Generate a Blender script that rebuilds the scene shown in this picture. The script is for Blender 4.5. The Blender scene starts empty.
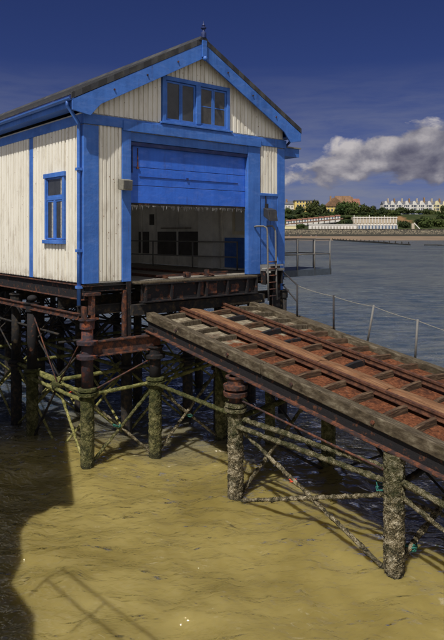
import bpy, math, random
import numpy as np
from mathutils import Vector, Matrix, noise
random.seed(7); rng = np.random.default_rng(7)
PI = math.pi
S = bpy.context.scene
COL = S.collection

# ------------------------------------------------------------------ frames
# world: camera looks along +Y, z = 0 is the boathouse floor.  House frame: x along the front, y into the house.
D1 = (0.76265, 0.64684); CX, CY = -3.105, 14.0
ROT = math.atan2(D1[1], D1[0])
def FW(x, y, z=0.0):
    return Vector((CX + D1[0]*x - D1[1]*y, CY + D1[1]*x + D1[0]*y, z))
WATER = -4.09
SUN_A = math.radians(66); SUN_EL = math.radians(56.5)
_sx, _sy = -math.sin(SUN_A), -math.cos(SUN_A)
SUNDIR = Vector(((D1[0]*_sx - D1[1]*_sy)*math.cos(SUN_EL), (D1[1]*_sx + D1[0]*_sy)*math.cos(SUN_EL), math.sin(SUN_EL)))

# ------------------------------------------------------------------ materials
def lin(c):
    return tuple((v/12.92 if v <= .04045 else ((v+.055)/1.055)**2.4) for v in c)
class NT:
    def __init__(s, name):
        s.m = bpy.data.materials.new(name); s.m.use_nodes = True
        s.t = s.m.node_tree; s.n = s.t.nodes; s.l = s.t.links
        s.b = s.n['Principled BSDF']
        s.co = s.n.new('ShaderNodeTexCoord').outputs['Object']
    def map(s, scale=(1,1,1), rot=(0,0,0), src=None):
        n = s.n.new('ShaderNodeMapping'); n.inputs['Scale'].default_value = scale; n.inputs['Rotation'].default_value = rot
        s.l.new(src or s.co, n.inputs[0]); return n.outputs[0]
    def noise(s, scale, detail=4, rough=.55, src=None, dist=0):
        n = s.n.new('ShaderNodeTexNoise'); n.inputs['Scale'].default_value = scale
        n.inputs['Detail'].default_value = detail; n.inputs['Roughness'].default_value = rough
        n.inputs['Distortion'].default_value = dist
        s.l.new(src or s.co, n.inputs['Vector']); return n.outputs['Fac']
    def vor(s, scale, src=None, feature='F1'):
        n = s.n.new('ShaderNodeTexVoronoi'); n.inputs['Scale'].default_value = scale; n.feature = feature
        s.l.new(src or s.co, n.inputs['Vector']); return n.outputs['Distance']
    def ramp(s, f, stops):
        n = s.n.new('ShaderNodeValToRGB'); e = n.color_ramp.elements
        while len(e) < len(stops): e.new(.5)
        for i, (p, c) in enumerate(stops):
            e[i].position = p; e[i].color = (*c, 1) if len(c) == 3 else c
        s.l.new(f, n.inputs[0]); return n.outputs[0]
    def mix(s, f, a, b, mode='MIX'):
        n = s.n.new('ShaderNodeMix'); n.data_type = 'RGBA'; n.blend_type = mode
        for inp, v in ((n.inputs[0], f), (n.inputs[6], a), (n.inputs[7], b)):
            if hasattr(v, 'links'): s.l.new(v, inp)
            elif isinstance(v, (int, float)): inp.default_value = v
            else: inp.default_value = (*v, 1)
        return n.outputs[2]
    def math(s, op, a, b=0, c=None, clamp=False):
        n = s.n.new('ShaderNodeMath'); n.operation = op; n.use_clamp = clamp
        for i, v in enumerate((a, b) if c is None else (a, b, c)):
            if hasattr(v, 'links'): s.l.new(v, n.inputs[i])
            else: n.inputs[i].default_value = v
        return n.outputs[0]
    def sep(s, src=None):
        n = s.n.new('ShaderNodeSeparateXYZ'); s.l.new(src or s.co, n.inputs[0]); return n.outputs
    def bump(s, h, strength=.3, dist=.02, prev=None):
        n = s.n.new('ShaderNodeBump'); n.inputs['Strength'].default_value = strength; n.inputs['Distance'].default_value = dist
        s.l.new(h, n.inputs['Height'])
        if prev: s.l.new(prev, n.inputs['Normal'])
        s.l.new(n.outputs[0], s.b.inputs['Normal']); return n.outputs[0]
    def set(s, col=None, rough=None, metal=None, spec=None):
        for k, v in (('Base Color', col), ('Roughness', rough), ('Metallic', metal), ('Specular IOR Level', spec)):
            if v is None: continue
            if hasattr(v, 'links'): s.l.new(v, s.b.inputs[k])
            elif isinstance(v, (int, float)): s.b.inputs[k].default_value = v
            else: s.b.inputs[k].default_value = (*v, 1)
        return s.m
M = {}
def fac(lo, hi): return [(lo, (0,0,0)), (hi, (1,1,1))]

def m_paint(name, base, dark, chip, chipamt=.68):
    t = NT(name)
    st = t.noise(1, 5, .6, t.map((9, 9, .7)))
    big = t.noise(1.3, 4)
    c = t.mix(t.ramp(st, fac(.35, .75)), dark, base)
    c = t.mix(t.math('MULTIPLY', t.ramp(big, fac(.35, .8)), .55), c, tuple(min(1, v*1.5+.012) for v in base))
    ch = t.noise(26, 6, .7)
    c = t.mix(t.ramp(ch, fac(chipamt, chipamt+.05)), c, chip)
    rs = t.noise(1, 6, .7, t.map((22, 22, 1.1))); rg = t.noise(1.9, 3)
    c = t.mix(t.math('MULTIPLY', t.math('MULTIPLY', t.ramp(rs, fac(.56, .72)), t.ramp(rg, fac(.45, .62))), .65), c, tuple(v*.45+w for v, w in zip(chip, (.02, .012, .012))))
    c = t.mix(t.math('MULTIPLY', t.ramp(t.noise(1, 4, .6, t.map((3, 3, 9))), fac(.50, .75)), .5), c, tuple(min(1, v*1.0+.075) for v in base))
    t.bump(t.noise(14, 6, .6), .35, .015)
    return t.set(c, t.ramp(big, [(.3, (.38,)*3), (.8, (.62,)*3)]), 0, .35)
M['blue'] = m_paint('blue_paint', (.045, .145, .47), (.030, .10, .35), (.09, .06, .045))
M['blue_door'] = m_paint('blue_door_paint', (.028, .125, .57), (.021, .095, .46), (.06, .05, .06), .72)
M['darkblue'] = m_paint('dark_blue_paint', (.015, .03, .14), (.01, .02, .08), (.05, .04, .03))

def m_clad():
    t = NT('cream_cladding')
    st = t.noise(1, 5, .6, t.map((14, 14, .5)))
    c = t.mix(t.ramp(st, fac(.3, .7)), (.66, .625, .53), (.80, .775, .70))
    gr = t.noise(1, 6, .65, t.map((5, 5, 1.6)))
    c = t.mix(t.math('MULTIPLY', t.ramp(gr, fac(.52, .8)), .6), c, (.27, .20, .12))
    sp = t.vor(5.5); c = t.mix(t.ramp(sp, [(.055, (.8,)*3), (.11, (0,)*3)]), c, (.20, .085, .03))
    z = t.sep()[2]
    low = t.math('MULTIPLY', t.ramp(z, [(.0, (1,)*3), (.25, (0,)*3)]), t.ramp(t.noise(6, 5, .7), fac(.4, .6)))
    c = t.mix(t.math('MULTIPLY', low, .6), c, (.20, .13, .07))
    t.bump(t.noise(30, 4), .12, .01)
    return t.set(c, .6, 0, .3)
M['clad'] = m_clad()

def m_slate():
    t = NT('slate')
    br = t.n.new('ShaderNodeTexBrick'); t.l.new(t.map((1,1,1), (0,0,PI/2)), br.inputs[0])
    br.inputs['Scale'].default_value = 1; br.inputs['Brick Width'].default_value = .3; br.inputs['Row Height'].default_value = .2
    br.inputs['Mortar Size'].default_value = .012
    br.inputs['Color1'].default_value = (.030, .031, .036, 1); br.inputs['Color2'].default_value = (.055, .056, .06, 1)
    br.inputs['Mortar'].default_value = (.02, .02, .022, 1)
    n = t.noise(2.2, 6, .65)
    c = t.mix(t.ramp(n, fac(.5, .85)), br.outputs[0], (.09, .085, .065))
    t.bump(t.math('ADD', br.outputs['Fac'], t.noise(20, 4)), .4, .01)
    return t.set(c, .6)
M['slate'] = m_slate()

def m_wood(name, a, b, c3, scale=(2, 26, 26), moss=None):
    t = NT(name)
    g = t.noise(1, 6, .65, t.map(scale), .12)
    c = t.ramp(g, [(.30, a), (.5, b), (.72, c3)])
    d = t.noise(3.5, 5, .6)
    c = t.mix(t.math('MULTIPLY', t.ramp(d, fac(.5, .75)), .6), c, a)
    if moss:
        c = t.mix(t.ramp(t.noise(6, 6, .75), fac(.56, .72)), c, moss)
    t.bump(g, .7, .02)
    return t.set(c, .85, 0, .2)
M['timber'] = m_wood('weathered_timber', (.018, .013, .008), (.075, .058, .038), (.20, .170, .122), (75, 4, 9), (.06, .05, .025))
M['walk'] = m_wood('walkway_timber', (.07, .03, .015), (.18, .09, .045), (.30, .185, .105), (40, 2.2, 4), (.19, .07, .028))
M['floor'] = m_wood('floor_boards', (.09, .08, .07), (.22, .20, .17), (.34, .31, .27), (26, 1.6, 26))
M['sleeper'] = m_wood('sleeper_timber', (.018, .012, .009), (.075, .045, .028), (.20, .14, .085), (3, 40, 40), (.11, .04, .02))
M['groyne'] = m_wood('groyne_timber', (.012, .012, .012), (.03, .03, .028), (.05, .05, .045), (2, 2, 2))

def m_rust(name, dark, r1, r2, lo=.42, hi=.58, scale=7, rough=.8):
    t = NT(name)
    n = t.noise(scale, 7, .68)
    n2 = t.noise(scale*3.5, 6, .7)
    rc = t.mix(t.ramp(n2, fac(.35, .7)), r1, r2)
    c = t.mix(t.ramp(n, fac(lo, hi)), dark, rc)
    t.bump(t.math('ADD', n, n2), .55, .02)
    return t.set(c, rough, 0, .3)
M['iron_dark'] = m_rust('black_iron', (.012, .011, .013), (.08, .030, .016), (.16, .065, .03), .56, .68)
M['iron_rust'] = m_rust('rusted_iron', (.035, .022, .022), (.11, .036, .018), (.22, .080, .038), .46, .62)
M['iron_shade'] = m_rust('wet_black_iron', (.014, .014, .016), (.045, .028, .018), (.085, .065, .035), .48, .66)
M['pile_up'] = m_rust('pile_upper_iron', (.035, .026, .034), (.11, .030, .016), (.24, .070, .03), .50, .62, 5)
M['rail'] = m_rust('rail_iron', (.045, .022, .016), (.10, .040, .022), (.18, .080, .045), .38, .62, 9, .6)
M['railing'] = m_rust('railing_iron', (.03, .028, .03), (.12, .04, .02), (.2, .09, .04), .6, .7)
M['galv'] = m_rust('galvanised_pipe', (.15, .147, .14), (.22, .205, .18), (.17, .09, .05), .55, .7, 12, .5)

def m_growth(name, cols, bstr=1.0):
    t = NT(name)
    v = t.vor(52); n = t.noise(11, 6, .7); f = t.noise(95, 5, .75)
    c = t.ramp(t.math('ADD', t.math('MULTIPLY', n, .6), t.math('MULTIPLY', f, .4)), [(.41, cols[0]), (.47, cols[1]), (.515, cols[2]), (.565, cols[3])])
    c = t.mix(t.ramp(v, [(.16, (1,)*3), (.34, (0,)*3)]), c, cols[3])
    c = t.mix(t.math('MULTIPLY', t.ramp(t.noise(4.5, 5, .65), fac(.50, .62)), .65), c, (.028, .030, .010))
    gp = t.n.new('ShaderNodeNewGeometry').outputs['Position']
    z = t.math('ADD', t.math('SUBTRACT', t.sep(gp)[2], WATER), t.math('MULTIPLY', t.noise(6, 4), .5))
    c = t.mix(t.math('MULTIPLY', t.ramp(t.math('MULTIPLY', z, .5), [(.13, (1,)*3), (.22, (0,)*3)]), .6), c, (.018, .018, .010))
    c = t.mix(t.math('MULTIPLY', t.ramp(t.math('MULTIPLY', z, .5), fac(.62, .85)), .45), c, (.06, .075, .018))
    t.bump(t.math('SUBTRACT', f, v), bstr, .05)
    return t.set(c, .8, 0, .3)
M['barnacle'] = m_growth('barnacle_crust', [(.016, .016, .010), (.085, .068, .033), (.27, .21, .105), (.66, .58, .42)])
M['weed'] = m_growth('green_weed', [(.02, .022, .008), (.07, .075, .02), (.17, .16, .05), (.33, .30, .14)])
M['strut'] = m_growth('weedy_strut', [(.05, .05, .015), (.17, .165, .045), (.32, .30, .09), (.45, .40, .18)], .6)

def m_plate():
    t = NT('deck_plate_rust')
    y = t.sep()[1]
    n = t.noise(16, 7, .72); nb = t.noise(2.3, 5, .6)
    rust = t.ramp(n, [(.34, (.035, .013, .007)), (.5, (.125, .042, .018)), (.66, (.235, .088, .040))])
    grey = t.ramp(t.noise(9, 6, .6), [(.35, (.13, .10, .065)), (.6, (.27, .235, .17)), (.8, (.40, .37, .29))])
    # silt and worn cement remain on the upper plates, bare rust on the lower ones
    k = t.math('ADD', t.math('MULTIPLY', y, .42), t.math('MULTIPLY', nb, 1.5))
    c = t.mix(t.ramp(t.math('ADD', k, .62, clamp=True), fac(.40, .58)), rust, grey)
    c = t.mix(t.math('MULTIPLY', t.ramp(t.noise(3.1, 6, .7), fac(.5, .66)), .75), c, (.03, .012, .008))
    c = t.mix(t.math('MULTIPLY', t.ramp(t.noise(7.5, 6, .75), fac(.62, .70)), .7), c, (.30, .24, .17))
    t.bump(n, .9, .03)
    return t.set(c, .9, 0, .2)
M['plate'] = m_plate()

def m_simple(name, c, rough=.7, var=.35, scale=6, metal=0, bump=.15):
    t = NT(name)
    n = t.noise(scale, 5, .6)
    col = t.mix(t.ramp(n, fac(.3, .75)), tuple(v*(1-var) for v in c), tuple(min(1, v*(1+var)) for v in c))
    if bump: t.bump(n, bump, .02)
    return t.set(col, rough, metal)
M['inner'] = m_simple('inner_wall', (.68, .66, .60), .8, .25, 2)
M['inner_dark'] = m_simple('inner_dark', (.07, .065, .06), .7, .3, 3)
M['white'] = m_simple('white_paint', (.62, .61, .57), .6, .12, 5)
M['cream'] = m_simple('cream_paint', (.55, .50, .36), .6, .12, 5)
M['lampgrey'] = m_simple('lamp_housing', (.20, .19, .16), .5, .25, 20)
M['lampblack'] = m_simple('dark_lamp', (.03, .03, .032), .5, .2, 20)
M['lens'] = m_simple('lamp_lens', (.45, .45, .42), .15, .1, 30)
M['steel'] = m_simple('painted_steel', (.05, .065, .085), .6, .3, 8)
M['rope'] = m_simple('rope', (.20, .19, .16), .9, .3, 60)
M['teal'] = m_simple('teal_rope', (.02, .15, .12), .8, .3, 60)
M['red'] = m_simple('red_rag', (.5, .06, .02), .8, .3, 60)
M['tatter'] = m_simple('tattered_plastic', (.30, .30, .30), .6, .5, 22)
M['pane_dark'] = m_simple('window_pane', (.035, .037, .04), .12, .4, 3, 0, .03)
M['pane_mid'] = m_simple('window_pane_dusty', (.055, .053, .05), .16, .5, 4, 0, .03)
M['pane_far'] = m_simple('far_window', (.05, .06, .09), .3, .2, 3, 0, 0)
M['sand'] = m_simple('sand', (.17, .12, .078), .95, .2, .05)
M['prom'] = m_simple('promenade', (.30, .28, .25), .9, .2, .1)
M['yellow'] = m_simple('yellow_render', (.62, .47, .15), .8, .1, .2)
M['paleyellow'] = m_simple('pale_yellow_render', (.60, .54, .33), .8, .1, .2)
M['whiter'] = m_simple('white_render', (.60, .58, .55), .8, .1, .2)
M['redtile'] = m_simple('red_tile', (.20, .085, .055), .8, .3, .4)
M['browntile'] = m_simple('brown_tile', (.17, .095, .05), .8, .35, .5)
M['greyslate'] = m_simple('far_slate', (.09, .095, .12), .7, .2, .4)
M['stonepale'] = m_simple('pale_stone', (.40, .34, .26), .85, .2, .3)
M['bankwall'] = m_simple('bank_wall', (.16, .09, .06), .85, .25, .4)
M['brick'] = m_simple('brown_brick', (.27, .16, .08), .85, .25, .4)
M['bluedoor'] = m_simple('hut_door_blue', (.09, .13, .20), .7, .2, .4)
M['bark'] = m_simple('bark', (.07, .05, .035), .9, .3, 1)
M['carpaint'] = m_simple('car_silver', (.45, .46, .48), .3, .1, 1)
M['cardark'] = m_simple('car_blue', (.03, .05, .12), .3, .1, 1)
M['tyre'] = m_simple('tyre', (.02, .02, .02), .9, .1, 1)
M['skin'] = m_simple('skin', (.45, .28, .20), .6, .1, 3)
M['clothr'] = m_simple('red_cloth', (.45, .04, .05), .8, .1, 3)
M['clothb'] = m_simple('blue_cloth', (.04, .10, .40), .8, .1, 3)
M['clothw'] = m_simple('white_cloth', (.6, .6, .6), .8, .1, 3)
M['gullw'] = m_simple('gull_white', (.65, .64, .62), .7, .05, 9)
M['gullg'] = m_simple('gull_grey', (.22, .23, .25), .7, .1, 9)
M['beak'] = m_simple('beak', (.6, .35, .03), .5, .1, 9)
def m_leaf(name, a, b):
    t = NT(name); o = t.n.new('ShaderNodeObjectInfo').outputs['Random']
    n = t.noise(.55, 4)
    c = t.mix(t.ramp(n, fac(.35, .65)), a, b)
    c = t.mix(t.math('MULTIPLY', o, .4), c, (.085, .085, .02))
    return t.set(c, .8, 0, .2)
M['leaf'] = m_leaf('tree_leaves', (.018, .038, .010), (.055, .085, .022))
M['leaf2'] = m_leaf('dark_tree_leaves', (.012, .026, .010), (.035, .055, .020))
def m_grass():
    t = NT('hillside_grass'); n = t.noise(.09, 6, .65); n2 = t.noise(.5, 5)
    c = t.mix(t.ramp(n, fac(.45, .6)), (.028, .038, .014), (.052, .055, .024))
    c = t.mix(t.ramp(n2, fac(.55, .65)), c, (.022, .038, .012))
    c = t.mix(t.ramp(t.noise(.035, 3), fac(.60, .66)), c, (.19, .11, .055))
    return t.set(c, .95, 0, .1)
M['grass'] = m_grass()
def m_seawall():
    t = NT('seawall_blocks')
    v = t.vor(1.05, t.map((1, 1, 1.1))); n = t.noise(1.2, 5)
    c = t.ramp(t.math('ADD', v, t.math('MULTIPLY', n, .3)), [(.20, (.22, .19, .135)), (.5, (.12, .10, .07)), (.85, (.03, .027, .02))])
    z = t.sep()[2]
    c = t.mix(t.ramp(t.math('MULTIPLY', z, .1), fac(.20, .30)), (.02, .019, .014), c)
    return t.set(c, .9)
M['seawall'] = m_seawall()

def m_water():
    t = NT('sea_water')
    n1 = t.noise(.45, 5, .6, dist=.4); n2 = t.noise(.9, 5, .6)
    xyz = t.sep()
    dist = t.math('SQRT', t.math('ADD', t.math('MULTIPLY', xyz[0], xyz[0]), t.math('MULTIPLY', xyz[1], xyz[1])))
    silt = t.mix(t.ramp(n1, fac(.3, .72)), (.175, .136, .040), (.285, .230, .080))
    far = t.mix(t.ramp(t.math('ADD', t.math('MULTIPLY', t.noise(.05, 5, .6), .4), t.math('MULTIPLY', t.noise(1, 5, .65, t.map((.45, 1.5, 1), (0, 0, .3))), .6)), fac(.40, .62)), (.025, .045, .080), (.11, .118, .120))  # blue and streaks paint sky reflection and ripple shading into the body colour
    # silt round the pier legs thins out seaward; edge also painted to follow shade
    edge = t.math('ADD', dist, t.math('MULTIPLY', t.noise(.12, 4), 10))
    mr = t.n.new('ShaderNodeMapRange'); t.l.new(edge, mr.inputs[0])
    mr.inputs[1].default_value = 19.5; mr.inputs[2].default_value = 23.5
    c = t.mix(mr.outputs[0], silt, far)
    # foam scum
    fo = t.noise(1, 7, .75, t.map((2.2, 5.5, 1)), 1.2)
    fo2 = t.noise(.35, 3)
    fm = t.math('MULTIPLY', t.ramp(fo, fac(.60, .68)), t.ramp(fo2, fac(.42, .62)))
    c = t.mix(t.math('MULTIPLY', fm, .55), c, (.50, .45, .33))
    mv = t.map((1, 1.5, 1), (0, 0, .35))
    w1 = t.noise(2.6, 2, .45, mv, .6); w2 = t.noise(7.5, 2, .5, t.map((1, 1.7, 1), (0, 0, -.3)), .5); w0 = t.noise(.8, 2, .5, mv, .3)
    mrd = t.n.new('ShaderNodeMapRange'); t.l.new(dist, mrd.inputs[0])
    for i_, v_ in ((1, 12), (2, 70), (3, 1.0), (4, 10.0)): mrd.inputs[i_].default_value = v_
    def wb(h, dd, prev=None):
        n = t.bump(h, 1.0, .02, prev); t.l.new(t.math('MULTIPLY', mrd.outputs[0], dd), n.node.inputs['Distance']); return n
    b = wb(w0, .22); b = wb(w1, .10, b); b = wb(w2, .020, b)
    # turbid water: light enters, scatters softly off the silt and comes out; the rippled skin only reflects
    up = t.n.new('ShaderNodeCombineXYZ'); up.inputs[2].default_value = 1
    ss = t.n.new('ShaderNodeSubsurfaceScattering'); ss.falloff = 'BURLEY'; ss.inputs['Scale'].default_value = .28
    ss.inputs['Radius'].default_value = (1.0, .85, .5); t.l.new(c, ss.inputs['Color']); t.l.new(up.outputs[0], ss.inputs['Normal'])
    df = t.n.new('ShaderNodeBsdfDiffuse'); t.l.new(c, df.inputs['Color']); t.l.new(up.outputs[0], df.inputs['Normal'])
    m0 = t.n.new('ShaderNodeMixShader'); m0.inputs[0].default_value = .25; t.l.new(ss.outputs[0], m0.inputs[1]); t.l.new(df.outputs[0], m0.inputs[2])
    gl = t.n.new('ShaderNodeBsdfGlossy'); gl.inputs['Roughness'].default_value = .05; t.l.new(b, gl.inputs['Normal'])
    fr = t.n.new('ShaderNodeFresnel'); fr.inputs['IOR'].default_value = 1.7; t.l.new(b, fr.inputs['Normal'])
    mx = t.n.new('ShaderNodeMixShader'); t.l.new(fr.outputs[0], mx.inputs[0]); t.l.new(m0.outputs[0], mx.inputs[1]); t.l.new(gl.outputs[0], mx.inputs[2])
    o = [n for n in t.n if n.type == 'OUTPUT_MATERIAL'][0]; t.l.new(mx.outputs[0], o.inputs['Surface']); t.n.remove(t.b)
    return t.m
M['water'] = m_water()

# ------------------------------------------------------------------ mesh builder
class MB:
    def __init__(s): s.v = []; s.f = []
    def add(s, vs, fs):
        o = len(s.v); s.v += [tuple(v) for v in vs]; s.f += [tuple(i+o for i in f) for f in fs]; return s
    def box(s, x0, x1, y0, y1, z0, z1):
        return s.add([(x0,y0,z0),(x1,y0,z0),(x1,y1,z0),(x0,y1,z0),(x0,y0,z1),(x1,y0,z1),(x1,y1,z1),(x0,y1,z1)],
            [(0,3,2,1),(4,5,6,7),(0,1,5,4),(1,2,6,5),(2,3,7,6),(3,0,4,7)])
    def bar(s, p0, p1, w, h, up=(0,0,1)):
        p0 = Vector(p0); p1 = Vector(p1); d = (p1-p0).normalized(); u = Vector(up)
        a = d.cross(u)
        if a.length < 1e-4: a = d.cross(Vector((1,0,0)))
        a.normalize(); b = a.cross(d).normalized()
        vs = [p + a*(i*w/2) + b*(j*h/2) for p in (p0, p1) for i, j in ((-1,-1),(1,-1),(1,1),(-1,1))]
        return s.add(vs, [(0,1,2,3),(7,6,5,4),(0,4,5,1),(1,5,6,2),(2,6,7,3),(3,7,4,0)])
    def tube(s, pts, r, n=8, jit=0, cap=True, seed=0):
        pts = [Vector(p) for p in pts]; rs = r if isinstance(r, (list, tuple)) else [r]*len(pts)
        base = len(s.v); ref = None
        for i, p in enumerate(pts):
            d = (pts[min(i+1, len(pts)-1)] - pts[max(i-1, 0)]).normalized()
            if ref is None:
                ref = Vector((0,0,1)) if abs(d.z) < .9 else Vector((1,0,0))
            a = d.cross(ref).normalized(); b = d.cross(a).normalized(); ref = b.cross(d) if False else ref
            for k in range(n):
                an = 2*PI*k/n; rr = rs[i]
                if jit: 
                    q = p*9 + Vector((math.cos(an), math.sin(an), seed))*1.7
                    rr += jit*(noise.noise(q)*1.1 + noise.noise(q*2.7)*.8)
                s.v.append(tuple(p + (a*math.cos(an) + b*math.sin(an))*rr))
        for i in range(len(pts)-1):
            for k in range(n):
                o = base + i*n; k2 = (k+1) % n
                s.f.append((o+k, o+n+k, o+n+k2, o+k2))
        if cap:
            s.f.append(tuple(base+k for k in range(n))); s.f.append(tuple(base+(len(pts)-1)*n+k for k in reversed(range(n))))
        return s
    def lathe(s, x, y, prof, n=16, jit=0, seed=0):   # prof: (z, r)
        base = len(s.v)
        for z, r in prof:
            for k in range(n):
                an = 2*PI*k/n; rr = r
                if jit:
                    q = Vector((math.cos(an)*r*34 + seed*3.1, math.sin(an)*r*34, z*26))
                    rr += jit*(.5*noise.noise(q*.3) + .8*noise.noise(q) + .7*noise.noise(q*2.1))
                s.v.append((x+rr*math.cos(an), y+rr*math.sin(an), z))
        for i in range(len(prof)-1):
            for k in range(n):
                o = base+i*n; k2 = (k+1) % n
                s.f.append((o+k, o+k2, o+n+k2, o+n+k))
        s.f.append(tuple(base+k for k in reversed(range(n)))); s.f.append(tuple(base+(len(prof)-1)*n+k for k in range(n)))
        return s
    def prism_xz(s, poly, y0, y1):
        n = len(poly); vs = [(x, y0, z) for x, z in poly] + [(x, y1, z) for x, z in poly]
        return s.add(vs, [tuple(range(n)), tuple(range(2*n-1, n-1, -1))] + [(i, i+n, (i+1) % n + n, (i+1) % n) for i in range(n)])
    def prism_yz(s, poly, x0, x1):
        n = len(poly); vs = [(x0, y, z) for y, z in poly] + [(x1, y, z) for y, z in poly]
        return s.add(vs, [tuple(range(n)), tuple(range(2*n-1, n-1, -1))] + [(i, i+n, (i+1) % n + n, (i+1) % n) for i in range(n)])
    def sphere(s, c, r, n=10, m=7, sc=(1,1,1)):
        base = len(s.v)
        for i in range(m+1):
            ph = PI*i/m
            for k in range(n):
                th = 2*PI*k/n
                s.v.append((c[0]+r*sc[0]*math.sin(ph)*math.cos(th), c[1]+r*sc[1]*math.sin(ph)*math.sin(th), c[2]+r*sc[2]*math.cos(ph)))
        for i in range(m):
            for k in range(n):
                o = base+i*n; k2 = (k+1) % n
                s.f.append((o+k, o+n+k, o+n+k2, o+k2))
        return s

ORG = {}; FR = {}
def build(mb, name, mat, parent=None, origin=None, frame=True, smooth=False, bevel=0, recalc=True):
    if parent is not None: origin = ORG[parent.name]; frame = FR[parent.name]
    elif origin is None:
        xs = np.array(mb.v); origin = ((xs[:,0].min()+xs[:,0].max())/2, (xs[:,1].min()+xs[:,1].max())/2, xs[:,2].min())
    me = bpy.data.meshes.new(name); ox, oy, oz = origin
    me.from_pydata([(x-ox, y-oy, z-oz) for x, y, z in mb.v], [], mb.f)
    me.materials.append(M[mat] if isinstance(mat, str) else mat)
    if recalc:
        import bmesh
        bm = bmesh.new(); bm.from_mesh(me); bmesh.ops.recalc_face_normals(bm, faces=bm.faces); bm.to_mesh(me); bm.free()
    if smooth:
        me.polygons.foreach_set('use_smooth', [True]*len(me.polygons))
    me.update()
    o = bpy.data.objects.new(name, me); COL.objects.link(o)
    if parent is not None: o.parent = parent
    elif frame: o.location = FW(*origin); o.rotation_euler = (0, 0, ROT)
    else: o.location = origin
    if bevel:
        b = o.modifiers.new('Bevel', 'BEVEL'); b.width = bevel; b.segments = 2; b.limit_method = 'ANGLE'
    ORG[o.name] = origin; FR[o.name] = frame
    return o
def tag(o, label, cat, group=None, kind=None):
    if label: o['label'] = label
    if cat: o['category'] = cat
    if group: o['group'] = group
    if kind: o['kind'] = kind
    return o
def thing(name, label, cat, origin, group=None, frame=True):
    o = bpy.data.objects.new(name, None); COL.objects.link(o); o.empty_display_size = .2
    if frame: o.location = FW(*origin); o.rotation_euler = (0, 0, ROT)
    else: o.location = origin
    ORG[o.name] = tuple(origin); FR[o.name] = frame
    return tag(o, label, cat, group)
def struct(o): o['kind'] = 'structure'; return o
def copy_tree(o, parent=None):
    c = o.copy(); COL.objects.link(c)
    if parent is not None: c.parent = parent
    ORG[c.name] = ORG[o.name]; FR[c.name] = FR[o.name]
    for ch in list(o.children): copy_tree(ch, c)
    return c

# ------------------------------------------------------------------ sea
def sea():
    th_f = np.linspace(math.radians(-36), math.radians(36), 620)
    th_b = np.linspace(math.radians(36), math.radians(324), 130)[1:-1]
    th = np.concatenate([th_f, th_b])
    r = np.concatenate([[.0001, 2, 4], np.exp(np.linspace(math.log(5.5), math.log(60), 400)), np.exp(np.linspace(math.log(62), math.log(9000), 60))])
    R, T = np.meshgrid(r, th, indexing='ij')
    X = R*np.sin(T); Y = R*np.cos(T); Z = np.zeros_like(X)
    for i in range(46):
        wl = .22*(1.0865**i)*rng.uniform(.9, 1.1)          # .22 m .. 9 m
        an = .25 + rng.normal(0, 1.15); k = 2*PI/wl
        amp = .0062*wl**.72
        cut = 62*min(1, wl/1.0)
        fade = np.clip(1.3 - R/cut, 0, 1)
        ph = k*(X*math.sin(an) + Y*math.cos(an)) + rng.uniform(0, 6.3)
        Z += amp*fade*(1 - 2*np.abs(np.sin(ph/2)) + .27 if i % 2 else np.sin(ph))
    V = np.stack([X, Y, Z], -1).reshape(-1, 3)
    nr, nt = R.shape; me = bpy.data.meshes.new('water')
    ii, jj = np.meshgrid(np.arange(nr-1), np.arange(nt), indexing='ij'); j2 = (jj+1) % nt
    F = np.stack([ii*nt+jj, ii*nt+j2, (ii+1)*nt+j2, (ii+1)*nt+jj], -1).reshape(-1, 4)[:, ::-1]
    me.vertices.add(len(V)); me.vertices.foreach_set('co', V.ravel())
    me.loops.add(F.size); me.loops.foreach_set('vertex_index', F.ravel().astype(np.int32))
    me.polygons.add(len(F)); me.polygons.foreach_set('loop_start', np.arange(0, F.size, 4, dtype=np.int32))
    me.polygons.foreach_set('loop_total', np.full(len(F), 4, dtype=np.int32))
    me.polygons.foreach_set('use_smooth', np.ones(len(F), dtype=bool))
    me.update(calc_edges=True); me.validate()
    me.materials.append(M['water'])
    o = bpy.data.objects.new('water', me); COL.objects.link(o); o.location = (0, 0, WATER)
    if me.polygons[1000].normal.z < 0: me.flip_normals()
    struct(o)
sea()

# ------------------------------------------------------------------ boathouse
W = 6.43; LEN = 19.0; RX = W/2; EZ = 3.85; Q = .25; E = .44; SL = .53
def rz(x): return 4.10 + SL*((x+E) if x <= RX else (W+E-x))     # roof line
def clad(axis, a0, a1, z0, z1, off, sign, pitch=.15, dep=.032, top=None):
    """ribbed sheet running along x or y; off = plane, ribs stand out by dep*sign"""
    mb = MB(); pts = []
    a = a0; 
    while a < a1-1e-6:
        for f, d in ((0,0), (.20,0), (.23,1), (.90,1), (.93,0)):
            q = a + f*pitch
            if q < a1: pts.append((q, d*dep))
        a += pitch
    pts.append((a1, 0))
    vs = []
    for q, d in pts:
        zt = top(q) if top else z1
        for z in (z0, zt):
            vs.append((q, off+sign*d, z) if axis == 'x' else (off+sign*d, q, z))
    return mb.add(vs, [(2*i, 2*i+2, 2*i+3, 2*i+1) for i in range(len(pts)-1)])
H = thing('boathouse', 'blue and cream timber boathouse standing on iron piles above the sea', 'boathouse', (0, 0, 0))
def part(mb, name, mat, parent=H, label=None, **k):
    o = build(mb, name, mat, parent, **k)
    if label: o['label'] = label
    return o
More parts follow.
